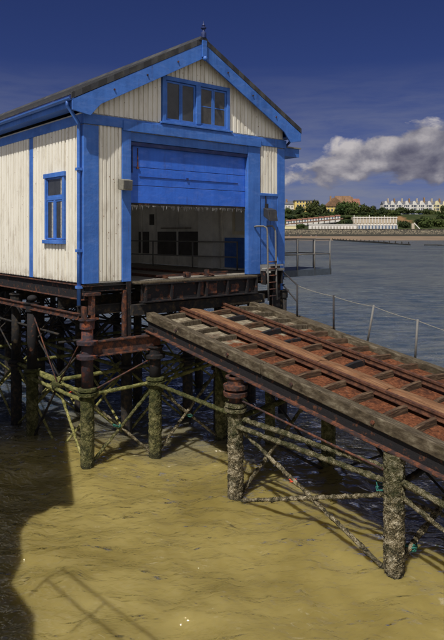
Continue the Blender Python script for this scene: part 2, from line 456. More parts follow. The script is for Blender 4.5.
# side wall (left) cladding round its window, strips
mb = MB()
for args in ((.16, .88, .02, 3.62), (1.97, 2.70, .02, 3.62), (.88, 1.97, .02, .90), (.88, 1.97, 2.60, 3.62), (2.96, 5.3, .02, 3.62), (7.4, 8.0, .02, 3.62), (5.3, 7.4, .02, .9), (5.3, 7.4, 3.2, 3.62), (8.26, 13.4, .02, 3.62), (13.66, LEN-.1, .02, 3.62)):
    m2 = clad('y', args[0], args[1], args[2], args[3], -.01, -1, .172); mb.add(m2.v, m2.f)
part(mb, 'side_cladding', 'clad', recalc=False)
mb = MB()
for args in ((.30, LEN-.3, .02, 3.62),):
    m2 = clad('y', *args, W+.01, 1, .172); mb.add(m2.v, m2.f)
part(mb, 'side_cladding', 'clad', recalc=False)
m2 = clad('x', .1, W-.1, .02, 3.62, LEN+.01, 1, .15, top=lambda q: rz(q)-.1); part(m2, 'rear_cladding', 'clad', recalc=False)
m2 = clad('x', .345, .95, .04, 3.62, -.01, -1, .101, .028); part(m2, 'front_cladding', 'clad', recalc=False)
m2 = clad('x', 5.46, 6.14, 2.28, 3.62, -.01, -1, .113, .028); part(m2, 'front_cladding', 'clad', recalc=False)
mb = MB()
for a0, a1, z0 in ((.05, 2.08, 3.88), (2.08, 4.29, 5.06), (4.29, W-.05, 3.88)):
    def tp(q, z0=z0): return max(z0+.001, rz(q)-.12)
    m2 = clad('x', a0, a1, z0, 0, -.01, -1, .135, top=tp); mb.add(m2.v, m2.f)
part(mb, 'gable_cladding', 'clad', recalc=False)
# structural wall boards behind the cladding (also the inner wall face)
mb = MB()
mb.box(0, .10, .0, .90, 0, 3.9).box(0, .10, 1.94, 5.3, 0, 3.9).box(0, .10, 7.4, LEN, 0, 3.9).box(0, .10, 5.3, 7.4, 0, .9).box(0, .10, 5.3, 7.4, 3.2, 3.9).box(0, .10, .90, 1.94, 0, .93).box(0, .10, .90, 1.94, 2.56, 3.9)
part(mb, 'side_wall', 'inner')
mb = MB(); mb.box(W-.10, W, 0, LEN, 0, 3.9)
part(mb, 'side_wall', 'inner')
mb = MB(); mb.prism_xz([(.1, 0), (W-.1, 0), (W-.1, 3.9), (RX, 5.7), (.1, 3.9)], LEN-.1, LEN); part(mb, 'rear_wall', 'inner')
mb = MB(); mb.box(.10, 1.17, 0, .09, 0, 3.84).box(5.01, W-.1, 0, .09, 0, 3.84).box(1.2, 4.98, .0, .09, 3.56, 3.84)
mb.prism_xz([(.1, 3.845), (2.1, 3.845), (2.1, 5.1), (.1, 4.15)], 0, .09)
mb.prism_xz([(4.27, 3.845), (W-.1, 3.845), (W-.1, 4.15), (4.27, 5.1)], 0, .09)
mb.prism_xz([(2.1, 5.04), (4.27, 5.04), (4.27, 5.1), (RX, 5.65), (2.1, 5.1)], .0, .09)
part(mb, 'front_wall', 'inner')
mb = MB(); mb.box(.1, W-.1, .1, LEN-.1, -.1, -.004)
for i in range(41):
    x = .12+i*.15; mb.box(x, x+.143, .1, LEN-.1, -.004, .0+random.uniform(0, .006))
part(mb, 'floor', 'floor')
# blue boards
def blue(x0, x1, y0, y1, z0, z1, name='corner_board', mat='blue', **k):
    return part(MB().box(x0, x1, y0, y1, z0, z1), name, mat, bevel=.008, **k)
blue(-.045, .34, -.045, 0, .0, 3.60); blue(-.045, 0, .002, .17, .0, 3.60)
blue(.95, 1.20, -.055, .10, 0, 3.62, 'door_post'); blue(4.98, 5.44, -.055, .10, 0, 3.60, 'door_post')
blue(5.445, 5.46, -.03, 0, .2, 3.6, 'trim'); blue(6.14, 6.44, -.045, 0, .25, 3.60); blue(W, W+.045, .002, .2, -.1, 3.60)
blue(W+.05, W+.16, .22, .30, .2, 3.75, 'fin_board')
mb = MB()
for i in range(5):
    x = 5.465+i*.135; mb.box(x, x+.13, -.03, -.005-.004*(i % 2), .26, 2.26)
part(mb, 'panel_boards', 'blue', bevel=.006)
blue(5.44, 6.14, -.055, -.005, 2.20, 2.28, 'ledge')
# header beam: two stepped courses
blue(-.05, W+.05, -.075, 0, 3.62, 3.85, 'header_beam'); blue(-.05, 0, .002, LEN, 3.62, 3.85, 'eaves_beam'); blue(W, W+.05, .002, LEN, 3.62, 3.85, 'eaves_beam')
blue(.96, 5.44, -.105, -.078, 3.56, 3.80, 'header_beam'); blue(1.2, 4.98, -.04, .06, 3.34, 3.555, 'door_head', 'blue')
blue(1.2, 4.98, -.012, .05, 3.24, 3.335, 'door_head', 'darkblue')
blue(-.035, 0, 2.70, 2.96, .0, 3.62, 'batten'); blue(-.035, 0, 8.0, 8.26, .0, 3.62, 'batten'); blue(-.035, 0, 13.4, 13.66, .0, 3.62, 'batten')
# sectional door, half lifted
mb = MB(); zt = 3.25; zb = 1.87
D = thing('x', None, None, (0,0,0)); bpy.data.objects.remove(D)
hs = [1.87, 2.30, 2.74, 3.30]
for a, b in zip(hs[:-1], hs[1:]):
    mb.box(1.21, 4.97, .07, .12, a+.006, b-.006)
dr = part(mb, 'lifting_door', 'blue_door', bevel=.006)
build(MB().box(1.28, 1.31, .045, .068, 2.60, 3.25), 'door_strap', 'darkblue', dr)
build(MB().box(1.44, 1.462, .05, .068, 2.72, 3.20).box(1.42, 1.48, .04, .068, 2.70, 2.75), 'pull_cord', 'iron_rust', dr)
build(MB().box(1.5, 4.7, .056, .069, 2.512, 2.522).box(2.92, 2.98, .04, .069, 2.50, 2.56), 'door_seam', 'darkblue', dr)
build(MB().box(1.21, 4.97, .065, .125, 1.83, 1.868), 'bottom_rail', 'iron_dark', dr)
# tattered strip hanging below the door
mb = MB(); x = 1.25
while x < 4.95:
    w = random.uniform(.03, .09); l = random.uniform(.03, .16)*(1.0 if random.random() < .8 else .2)
    y = .095 + random.uniform(-.02, .02)
    mb.add([(x, y, 1.83), (x+w, y, 1.83), (x+w*.8+random.uniform(-.02, .02), y+.03, 1.83-l), (x+w*.3, y-.02, 1.83-l*.8)], [(0, 1, 2, 3)])
    x += w*.7
build(mb, 'weather_strip', 'tatter', dr, recalc=False)
# gable window: two casement pairs
def casement(parent, x0, x1, z0, z1, y=-.03, bars=True):
    fr = MB(); t = .045
    fr.box(x0, x0+t, y-.02, y+.02, z0, z1).box(x1-t, x1, y-.02, y+.02, z0, z1).box(x0+t, x1-t, y-.02, y+.02, z0, z0+t).box(x0+t, x1-t, y-.02, y+.02, z1-t, z1)
    if bars: fr.box(x0+t, x1-t, y-.012, y+.012, (z0+z1)/2-.012, (z0+z1)/2+.012)
    f = build(fr, 'casement', 'blue', parent)
    build(MB().box(x0+t, x1-t, y-.006, y+.004, z0+t, z1-t), 'pane', 'pane_mid' if bars else 'pane_dark', f)
gw = part(MB().box(2.09, 2.19, -.09, .02, 3.855, 5.05).box(4.18, 4.28, -.09, .02, 3.855, 5.05).box(2.19, 4.18, -.09, .02, 4.95, 5.05).box(2.19, 4.18, -.09, .02, 3.855, 3.95).box(3.13, 3.27, -.10, .02, 3.95, 4.95).box(2.02, 4.35, -.13, -.03, 3.853, 3.90), 'gable_window', 'blue', bevel=.006)
casement(gw, 2.20, 2.66, 3.96, 4.94, bars=False); casement(gw, 2.67, 3.12, 3.96, 4.94, bars=False)
casement(gw, 3.28, 3.72, 3.96, 4.94); casement(gw, 3.73, 4.17, 3.96, 4.94)
# side window
def vbox(mb, y0, y1, z0, z1, x0=-.07, x1=.03): return mb.box(x0, x1, y0, y1, z0, z1)
fr = MB(); vbox(fr, .90, .99, .99, 2.50); vbox(fr, 1.86, 1.95, .99, 2.50); vbox(fr, .86, 1.99, 2.50, 2.61, -.09); vbox(fr, .86, 1.99, .89, .98, -.12)
vbox(fr, .99, 1.86, 1.95, 2.03, -.055); vbox(fr, 1.39, 1.47, .99, 1.95, -.055)
sw = part(fr, 'side_window', 'blue', bevel=.006)
for y0, y1, z0, z1 in ((.99, 1.39, .99, 1.95), (1.47, 1.86, .99, 1.95), (.99, 1.86, 2.03, 2.50)):
    f = MB(); t = .04
    for a in ((y0, y0+t, z0, z1), (y1-t, y1, z0, z1), (y0+t, y1-t, z0, z0+t), (y0+t, y1-t, z1-t, z1)): vbox(f, *a, -.042, -.005)
    fo = build(f, 'casement', 'blue', sw); build(MB().box(-.03, -.02, y0+t, y1-t, z0+t, z1-t), 'pane', 'pane_dark', fo)
    build(MB().add([(-.0305-.004*(i % 2), y0+t+.01+i*.03, z) for i in range(4) for z in (z0+t, z1-t)], [(2*i, 2*i+2, 2*i+3, 2*i+1) for i in range(3)]), 'curtain', 'tatter', fo, recalc=False)
fr = MB()  # unseen window added in the left wall to let sun reach the interior
for a in ((5.3, 5.4, .9, 3.2), (7.3, 7.4, .9, 3.2), (5.4, 7.3, .9, 1.0), (5.4, 7.3, 3.1, 3.2), (6.31, 6.39, 1.0, 3.1)): vbox(fr, *a)
part(fr, 'side_window', 'blue')
# roof: slate courses
def roof_side(side):
    mb = MB(); n = 24; x0 = -.42
    L = RX - x0
    for i in range(n):
        a = x0 + L*i/n; b = x0 + L*(i+1.25)/n; b = min(b, RX)
        za = 4.10+SL*(a+E)+.115; zb_ = 4.10+SL*(b+E)+.088
        if side: a, b = W-a, W-b
        y0, y1 = -Q-.02, LEN+.25
        mb.add([(a, y0, za), (a, y1, za), (b, y1, zb_), (b, y0, zb_), (a, y0, za-.03), (a, y1, za-.03)], [(0,1,2,3), (4,5,1,0)])
    return part(mb, 'slate_roof', 'slate')
roof_side(0); roof_side(1)
for sgn in (0, 1):
    f = (lambda x: x) if not sgn else (lambda x: W-x)
    mb = MB().prism_xz([(f(-E), 4.10+.075), (f(-E), 4.10), (f(RX), rz(RX)), (f(RX), rz(RX)+.075)], -Q+.05, LEN+.2)
    part(mb, 'roof_boarding', 'darkblue')
    # barge board with horizontal foot
    mb = MB().prism_xz([(f(-E), 4.07), (f(-E), 3.84), (f(.0), 3.765), (f(.26), 4.10+SL*(.26+E)-.42), (f(RX), rz(RX)-.42), (f(RX), rz(RX)-.03)], -Q-.04, -Q)
    bb = part(mb, 'barge_board', 'blue', bevel=.006)
    mb = MB().prism_xz([(f(-E-.02), 4.215), (f(-E-.02), 4.075), (f(RX), rz(RX)-.026), (f(RX), rz(RX)+.12)], -Q-.045, -Q-.01)
    build(mb, 'verge_strip', 'slate', bb)
    mb = MB()
    for t_ in (.6, 1.5, 2.4): mb.tube([(f(t_), -Q-.065, rz(t_)-.22), (f(t_), -Q-.038, rz(t_)-.22)], .022, 8)
    build(mb, 'bolt', 'iron_rust', bb)
    # gutter, fascia
    gx = f(-E-.02); sg = 1 if sgn else -1
    part(MB().box(min(f(-.38), f(-.35)), max(f(-.38), f(-.35)), -Q+.06, LEN+.2, 3.94, 4.16), 'fascia', 'blue'); part(MB().box(min(f(-.345), f(-.06)), max(f(-.345), f(-.06)), -Q+.06, LEN+.2, 3.95, 3.97), 'soffit', 'blue')
    prof = [(f(-.44)+math.cos(a)*.065, 4.12+math.sin(a)*.065) for a in np.linspace(PI, 2*PI, 8)]
    inn = [(f(-.44)+math.cos(a)*.055, 4.12+math.sin(a)*.055) for a in np.linspace(2*PI, PI, 8)]
    part(MB().prism_xz(prof+inn, -Q+.0, LEN+.2), 'gutter', 'blue' if not sgn else 'darkblue', recalc=False)  # right gutter is the same blue with its shade put into the colour
part(MB().prism_xz([(RX-.16, rz(RX)+.02), (RX-.02, rz(RX)+.17), (RX+.02, rz(RX)+.17), (RX+.16, rz(RX)+.02)], -Q-.06, LEN+.2), 'ridge_cap', 'slate')
part(MB().box(RX-.07, RX+.07, -Q-.09, -Q-.041, rz(RX)-.40, rz(RX)+.03).lathe(RX, -Q-.10, [(rz(RX)-.50, .02), (rz(RX)-.47, .055), (rz(RX)-.43, .06), (rz(RX)-.39, .045)], 12), 'pendant', 'blue', bevel=.005)
part(MB().lathe(RX, -Q-.03, [(rz(RX)+.10, .075), (rz(RX)+.24, .07), (rz(RX)+.26, .045), (rz(RX)+.32, .035), (rz(RX)+.34, .07), (rz(RX)+.37, .075), (rz(RX)+.39, .035), (rz(RX)+.42, .05), (rz(RX)+.48, .015), (rz(RX)+.54, .006)], 12), 'finial', 'darkblue', smooth=False)
# downpipe at the near corner
dp = part(MB().tube([(-.44, -.06, 4.06), (-.44, -.04, 3.98), (-.11, .06, 3.62), (-.11, .06, 3.5), (-.11, .06, .9), (-.11, .06, -.48)], .042, 12), 'downpipe', 'blue', smooth=True)
for zq in (2.56, .72, -.10): build(MB().box(-.17, -.04, .0, .12, zq, zq+.06), 'pipe_bracket', 'blue', dp)
part(MB().tube([(W+.44, .0, 4.06), (W+.42, .02, 3.96), (W+.10, .10, 3.62), (W+.10, .10, .3)], .042, 10), 'downpipe', 'darkblue', smooth=True)  # right pipe in darker blue: the shade on it is painted in
# knee brackets under right eave
cn = part(MB().box(W+.052, 7.45, .32, 9, 3.47, 3.72), 'side_canopy', 'blue')
build(MB().box(W+.052, 7.50, .28, 9.05, 3.722, 3.76), 'canopy_roof', 'lampgrey', cn)
# interior
part(MB().prism_xz([(.1, 0), (W-.1, 0), (W-.1, 3.9), (RX, 5.6), (.1, 3.9)], 7.6, 7.7), 'partition_wall', 'inner')
part(MB().box(W-.135, W-.105, 3.75, 6.3, .38, 1.2), 'wall_panel', 'inner_dark'); part(MB().box(W-.135, W-.105, 6.9, 7.58, .38, 1.2), 'wall_panel', 'inner_dark')
part(MB().box(W-.125, W-.105, 6.55, 6.85, 1.45, 1.85), 'wall_opening', 'inner_dark')
part(MB().box(6.0, W-.105, 2.75, 3.5, .01, 3.3), 'store_cupboard', 'white')
part(MB().box(W-.13, W-.105, .95, 2.5, .05, 1.0), 'dado_panel', 'blue')
iw = part(MB().box(W-.15, W-.105, 1.35, 1.45, 1.1, 2.2).box(W-.15, W-.105, 2.0, 2.1, 1.1, 2.2).box(W-.15, W-.105, 1.45, 2.0, 1.1, 1.2).box(W-.15, W-.105, 1.45, 2.0, 2.1, 2.2), 'inner_window', 'cream')
build(MB().box(W-.12, W-.106, 1.45, 2.0, 1.2, 2.1), 'pane', 'lens', iw)
part(MB().box(.1, W-.1, .35, 7.6, 3.86, 3.89), 'ceiling', 'white')  # unseen white boards added under the roof to bounce light into the room
for y_ in (.9, 2.6, 3.6, 5.0, 6.4, 7.3): part(MB().box(W-.16, W-.101, y_, y_+.08, .01, 3.8), 'stud', 'inner')
part(MB().box(W-.15, W-.101, .2, 7.5, 2.05, 2.11), 'wall_rail', 'inner')
part(MB().box(5.95, W-.17, 4.2, 5.6, 1.3, 1.34), 'shelf', 'floor')
part(MB().tube([(W-.2, y_, 2.6-.25*math.sin((y_-3)*1.3)**2) for y_ in np.linspace(3, 7, 25)], .018, 6), 'hanging_cable', 'lampblack')
for x in (2.35, 3.85):
    part(MB().box(x-.03, x+.03, .1, 7.5, .012, .07).box(x-.06, x+.06, .1, 7.5, .0065, .012), 'floor_rail', 'rail')

# door sill
SILL = thing('door_sill', 'black iron sill girder with rust patches under the open doorway', 'sill girder', (3.1, -.2, -.9))
part(MB().box(1.22, 5.0, -.42, -.06, -.05, -.004), 'sill_board', 'timber', SILL, bevel=.01)
g = MB().box(1.3, 4.98, -.34, -.31, -.46, -.06).box(1.3, 4.98, -.44, -.24, -.49, -.46).box(1.3, 4.98, -.43, -.24, -.075, -.052)
for x in (1.36, 2.1, 2.95, 3.2, 3.9, 4.6, 4.93): g.box(x, x+.05, -.42, -.34, -.46, -.075)
part(g, 'girder', 'iron_dark', SILL)
part(MB().box(2.08, 2.22, -.355, -.342, -.40, -.12).box(3.05, 3.15, -.355, -.342, -.42, -.10).box(3.3, 3.6, -.355, -.342, -.40, -.15).box(4.1, 4.35, -.355, -.342, -.40, -.2).box(1.42, 1.55, -.355, -.342, -.4, -.3), 'cover_plate', 'iron_rust', SILL)
part(MB().box(1.15, 5.45, -.22, -.02, -.80, -.55), 'lower_beam', 'iron_shade', SILL)
CR = thing('launching_frame', 'rusty low iron frame lying across the doorway floor rails', 'cradle', (3.0, .1, .0))
part(MB().bar((1.9, -.1, .10), (4.4, .15, .10), .035, .035).bar((2.3, .45, .06), (4.1, -.15, .06), .035, .035), 'bar', 'iron_rust', CR)
part(MB().box(2.85, 2.98, -.05, .10, .02, .15), 'block', 'iron_rust', CR); part(MB().box(3.52, 3.57, -.07, .07, .02, .19), 'block', 'iron_rust', CR)

# ------------------------------------------------------------------ lamps, rails, ladder, balcony
fl = thing('floodlight', 'weathered grey floodlight box on the left door post', 'floodlight', (1.0, -.06, 2.15))
part(MB().prism_yz([(-.10, 2.16), (-.30, 2.14), (-.32, 2.38), (-.10, 2.42)], .82, 1.08), 'housing', 'lampgrey', fl, bevel=.012)
part(MB().box(.845, 1.055, -.325, -.318, 2.17, 2.36), 'lens', 'pane_mid', fl)
part(MB().box(.92, .98, -.12, -.056, 2.2, 2.34), 'bracket', 'iron_dark', fl)
fl = thing('floodlight', 'small black floodlight on the narrow blue panel right of the doorway', 'floodlight', (5.72, -.05, 1.4))
part(MB().prism_yz([(-.12, 1.62), (-.36, 1.48), (-.30, 1.80), (-.12, 1.86)], 5.50, 5.84), 'housing', 'lampblack', fl, bevel=.012)
part(MB().box(5.53, 5.81, -.345, -.335, 1.52, 1.76), 'lens', 'pane_mid', fl)
part(MB().box(5.64, 5.68, -.14, -.031, 1.70, 1.98).box(5.65, 5.67, -.06, -.04, 1.95, 2.2), 'bracket', 'iron_dark', fl)

def pipe(name, pts, r, parent, mat='galv', n=10): return part(MB().tube(pts, r, n), name, mat, parent, smooth=True)
IR = thing('interior_railing', 'galvanised two bar pipe railing inside the open boathouse', 'railing', (5.7, 4, 0))
A = Vector((6.0, 1.55, 0)); B = Vector((5.1, 7.2, 0))
for z in (.87, .40): pipe('rail_bar', [A+Vector((0, 0, z)), B+Vector((0, 0, z))], .022, IR)
for f in (0, .33, .66, 1): 
    p = A.lerp(B, f); pipe('post', [p+Vector((0,0,0)), p+Vector((0,0,.89))], .026, IR)

LD = thing('ladder', 'rust streaked iron ladder with hooped handrails beside the right door post', 'ladder', (5.7, -.25, -.75))
for x in (5.50, 5.83):
    pipe('stile', [(x, -.32, -.74), (x, -.30, 0), (x-.01, -.28, 1.15), (x-.03, -.26, 1.27), (x-.06, -.2, 1.35), (x-.12, -.08, 1.35), (x-.13, -.03, 1.33)] if x > 5.6 else
         [(x, -.32, -.74), (x, -.30, 0), (x, -.28, 1.2), (x-.03, -.27, 1.30), (x-.10, -.22, 1.34), (x-.26, -.12, 1.34), (x-.30, -.06, 1.32)], .026, LD, 'galv')
for i in range(6): part(MB().tube([(5.50, -.31, -.62+i*.16*1.2), (5.83, -.31, -.62+i*.16*1.2)], .017, 8), 'rung', 'iron_rust', LD, smooth=True)
LG = thing('landing_step', 'small grey landing plate at floor level beneath the right panel', 'landing', (5.8, -.2, 0))
part(MB().box(5.44, 6.2, -.26, -.06, .08, .14), 'step_plate', 'galv', LG)
for xq in (5.46, 6.12): part(MB().box(xq, xq+.04, -.24, -.06, -.3, .08), 'step_bracket', 'iron_dark', LG)

BL = thing('side_balcony', 'grey railed balcony on the right side of the boathouse', 'balcony', (7.7, .9, -.3))
part(MB().box(W+.06, 9.1, .45, 1.9, -.06, .0), 'deck', 'steel', BL)
part(MB().box(W+.06, 9.1, .42, .448, -.20, .0), 'fascia', 'steel', BL)
for i, x in enumerate((6.7, 7.5, 8.3, 9.05)): pipe('post', [(x, .44, -.2), (x, .44, .95)], .024, BL)
for x in (7.2, 9.05): pipe('post', [(x, 1.85, -.05), (x, 1.85, .95)], .024, BL)
pipe('post', [(9.05, 1.15, -.05), (9.05, 1.15, .95)], .024, BL)
for z in (.95, .48): pipe('rail_bar', [(6.6, .44, z), (9.05, .44, z), (9.05, 1.85, z), (6.9, 1.85, z)], .022, BL)

# ------------------------------------------------------------------ piles and braces
BLK = 'dark iron piles in the shaded rows beneath the boathouse'
def pile(x, y, ztop, zj, label, r=.115, up='pile_up', low='barnacle', group=None, fine=True, crust=.028, second=None):
    P = thing('pile', label, 'pile', (x, y, WATER), group)
    n = 22 if fine else 12; sd = x*3+y
    if zj is not None:
        part(MB().lathe(x, y, [(zj, r), (zj+(ztop-zj)*.5, r*.97), (ztop, r)], n), 'shaft', up, P, smooth=True)
        part(MB().lathe(x, y, [(zj-.10, r*1.1), (zj-.07, r*1.65), (zj-.01, r*1.7), (zj, r*1.2), (zj+.02, r*1.2), (zj+.03, r*1.6), (zj+.08, r*1.55), (zj+.10, r)], n, .012, sd), 'flange', low, P)
        part(MB().lathe(x, y, [(ztop-.24, r*1.01), (ztop-.22, r*1.25), (ztop-.05, r*1.25), (ztop-.03, r*1.5), (ztop, r*1.5)], n), 'cap', up, P)
        t = zj-.1
    else: t = ztop
    if second:   # extra collars
        for zc in second:
            part(MB().lathe(x, y, [(zc-.06, r*1.05), (zc-.05, r*1.75), (zc+.03, r*1.8), (zc+.05, r*1.05)], n, .01, sd+zc), 'collar', up, P)
    prof = []; z = WATER-.9; st = .02 if fine else .25
    while z < t: prof.append((z, r*1.12)); z += st
    prof.append((t, r*1.12))
    part(MB().lathe(x, y, prof, 40 if fine else 12, crust if fine else .01, sd), 'crusted_shaft', low, P, smooth=fine)
    return P
pile(.02, -.10, -.78, -2.42, 'rust red pile under the near corner of the boathouse', .135, 'pile_up', 'weed', crust=.018, second=(-1.3, -1.62))
pile(-.15, 2.5, -.62, -2.40, 'slim dark pile under the left side wall behind the corner pile', .13, 'iron_dark', 'weed', crust=.014)
pile(1.62, -.44, -1.52, -2.35, 'weed covered pile under the top end of the slipway', .135, 'iron_dark', 'weed', crust=.02, second=(-1.75,))
pile(3.55, -.6, -1.2, None, 'plain dark green pile right of the weed covered slipway pile', .15, 'iron_dark', 'weed', crust=.012)
pile(1.42, -3.54, -1.665, -2.28, 'barnacled pile with three rusty collars under the slipway side beam', .135, 'iron_rust', 'barnacle', crust=.03, second=(-1.86, -2.0))
pile(1.46, -7.15, -2.23, None, 'thickest barnacle crusted pile at lower right under the slipway', .138, 'iron_rust', 'barnacle', crust=.034)
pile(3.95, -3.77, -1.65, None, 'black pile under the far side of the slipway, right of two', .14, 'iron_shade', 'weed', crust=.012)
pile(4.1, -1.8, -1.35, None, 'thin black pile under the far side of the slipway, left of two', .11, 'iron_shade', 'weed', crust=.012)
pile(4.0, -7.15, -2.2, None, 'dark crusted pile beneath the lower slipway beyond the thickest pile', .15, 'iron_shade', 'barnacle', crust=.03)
pile(1.46, -10.8, -2.95, None, 'barnacled pile at the foot of the slipway', .16, 'iron_shade', 'barnacle', crust=.03)
XS = [0.0, 1.9, 3.9, 6.35]; YS = [1.3, 3.9, 6.6, 9.3, 12.2, 15.2]
for j, y in enumerate(YS):
    for i, x in enumerate(XS):
        if i == 0 and j == 0: continue
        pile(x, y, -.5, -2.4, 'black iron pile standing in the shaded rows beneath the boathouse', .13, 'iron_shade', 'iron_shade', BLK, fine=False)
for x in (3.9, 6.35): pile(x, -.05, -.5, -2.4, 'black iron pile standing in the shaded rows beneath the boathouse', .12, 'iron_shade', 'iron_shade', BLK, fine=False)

def rod(p0, p1, r, crust=0, sag=0):
    p0 = Vector(p0); p1 = Vector(p1); n = max(2, int((p1-p0).length/(.035 if crust else .5)))
    pts = [p0.lerp(p1, i/n) + Vector((0, 0, -sag*4*(i/n)*(1-i/n))) for i in range(n+1)]
    return MB().tube(pts, r, 9 if crust else 7, crust, True, p0.x*7+p1.z)
def brace(label, rods, group=None, name='cross_brace'):
    o = rods[0][0]; T = thing(name, label, 'brace', (o[0], o[1], o[2]), group)
    for p0, p1, r, mat, cr, nm in rods:
        part(rod(p0, p1, r, cr), nm, mat, T, smooth=True)
    return T
ST, RD = 'strut', 'tie_rod'
zb = WATER-.04
c0 = (.02, -.10); c1 = (-.15, 2.5); s0 = (1.62, -.44); s1 = (3.55, -.6); q0 = (1.42, -3.54); q1 = (1.46, -7.15)
def P(c, z, dx=0, dy=0): return (c[0]+dx, c[1]+dy, z)
def mid(a, b, f=.5): return tuple(a[i]+(b[i]-a[i])*f for i in range(3))
n1 = mid(P(c0, -2.55), P(c1, -2.45), .5)
brace('yellow green double strut and crossed rods between the corner pile and the slim pile', [
    (P(c0, -2.50, .06), P(c1, -2.42, .06), .045, 'strut', .014, ST), (P(c0, -2.62, -.08), P(c1, -2.52, -.08), .045, 'strut', .014, ST),
    (P(c1, -.85), n1, .018, 'iron_rust', 0, RD), (P(c0, -1.0), n1, .018, 'iron_rust', 0, RD),
    (n1, P(c0, zb, 0, .1), .032, 'strut', .012, RD), (n1, P(c1, zb), .03, 'iron_shade', .01, RD),
    ((n1[0]-.13, n1[1], n1[2]), (n1[0]+.13, n1[1], n1[2]-.001), .09, 'weed', .02, 'node')])
n2 = mid(P(c0, -3.3), P(s0, -3.3), .5)
brace('weedy strut and lower cross rods between the corner pile and the slipway pile', [
    (P(c0, -2.50), P(s0, -2.38), .042, 'strut', .014, ST), (P(c0, -2.46), P(s0, -1.78), .02, 'iron_rust', 0, RD),
    (P(c0, zb), P(s0, -2.45), .036, 'weed', .014, RD), (P(c0, -2.6), P(s0, zb), .03, 'barnacle', .014, RD)])
brace('weedy strut and lower cross rods between the two middle piles', [
    (P(s0, -2.42), P(s1, -2.1), .045, 'strut', .014, ST), (P(s0, -2.30), P(s1, -1.98), .032, 'weed', .012, ST),
    (P(s0, zb), P(s1, -2.2), .034, 'barnacle', .012, RD), (P(s0, -2.5), P(s1, zb), .032, 'barnacle', .016, RD)])
brace('barnacle crusted strut, sagging rod and rusty tie linking the two slipway side piles', [
    (P(q0, -2.50, .06), P(q1, -2.52, .06), .05, 'barnacle', .022, ST), (P(q0, -2.62, -.07), P(q1, -2.66, -.07), .045, 'barnacle', .022, ST),
    (P(q0, -2.10), P(q1, -2.55), .02, 'iron_rust', 0, RD),
    (P(q0, -2.62), P(q1, zb), .036, 'barnacle', .022, RD), (P(q1, -2.85), P(q0, zb), .036, 'barnacle', .022, RD)])
brace('weedy struts running inland from the collared pile to the slipway top', [
    (P(q0, -2.45), P(s0, -2.42), .045, 'weed', .014, ST), (P(q0, -2.45), (3.3, -.7, -2.15), .045, 'weed', .016, ST),
    (P(q0, zb), (2.9, -1.9, -2.7), .035, 'barnacle', .02, RD)])
brace('dark struts crossing under the slipway behind the collared pile', [
    (P(q0, -2.5), (3.95, -3.77, -2.2), .05, 'weed', .018, ST), (P(q0, -2.6), (3.95, -3.77, zb), .035, 'iron_shade', .01, RD),
    ((3.95, -3.77, -1.9), P(q0, zb), .035, 'barnacle', .02, RD)])
brace('dark struts fanning from the thickest pile under the slipway', [
    (P(q1, -2.75), (4.0, -7.15, -2.5), .05, 'iron_shade', .012, ST), (P(q1, zb+.15), (4.0, -7.15, -2.9), .045, 'barnacle', .03, RD),
    (P(q1, -2.9), (4.0, -7.15, zb), .04, 'barnacle', .02, RD), (P(q1, -2.5), (3.95, -3.77, -2.0), .03, 'iron_shade', 0, RD)])
brace('black struts between the piles along the far side of the slipway', [
    ((3.95, -3.77, -2.3), (4.0, -7.15, -2.6), .045, 'iron_shade', .01, ST), ((3.95, -3.77, -1.8), (4.0, -7.15, zb), .025, 'iron_shade', 0, RD),
    ((3.95, -3.77, zb), (4.0, -7.15, -2.3), .025, 'iron_shade', 0, RD)])
brace('black struts between the far side piles near the slipway top', [
    ((3.55, -.6, -2.2), (3.95, -3.77, -2.3), .045, 'weed', .012, ST), ((3.55, -.6, zb), (3.95, -3.77, -1.8), .03, 'iron_shade', 0, RD),
    ((3.55, -.6, -1.3), (3.95, -3.77, zb), .03, 'iron_shade', 0, RD)])
brace('barnacled struts from the thickest pile toward the slipway foot', [
    (P(q1, -2.6), (1.46, -10.8, -3.2), .05, 'barnacle', .02, ST), (P(q1, -2.8), (1.46, -10.8, zb), .035, 'barnacle', .02, RD)])
BG = 'dark bracing between the piles beneath the boathouse'; BLb = 'dark iron strut and crossed rods between shaded piles beneath the boathouse'
for i, x in enumerate(XS):
    for j in range(len(YS)-1):
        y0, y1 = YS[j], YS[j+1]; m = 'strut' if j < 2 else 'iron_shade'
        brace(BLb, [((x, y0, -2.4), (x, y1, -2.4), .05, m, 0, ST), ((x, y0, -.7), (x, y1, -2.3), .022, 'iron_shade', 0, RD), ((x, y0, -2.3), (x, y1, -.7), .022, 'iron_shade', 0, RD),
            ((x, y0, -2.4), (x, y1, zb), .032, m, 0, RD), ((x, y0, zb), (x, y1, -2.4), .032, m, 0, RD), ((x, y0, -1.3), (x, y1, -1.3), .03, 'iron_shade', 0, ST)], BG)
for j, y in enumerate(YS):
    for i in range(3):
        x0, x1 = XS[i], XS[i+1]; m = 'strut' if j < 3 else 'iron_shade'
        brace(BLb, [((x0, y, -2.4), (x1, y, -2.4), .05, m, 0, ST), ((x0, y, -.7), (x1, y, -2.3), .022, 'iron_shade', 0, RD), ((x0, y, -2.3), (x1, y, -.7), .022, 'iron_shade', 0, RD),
            ((x0, y, -2.4), (x1, y, zb), .032, m, 0, RD), ((x0, y, zb), (x1, y, -2.4), .032, m, 0, RD), ((x0, y, -1.5), (x1, y, -1.5), .03, 'iron_shade', 0, ST)], BG)

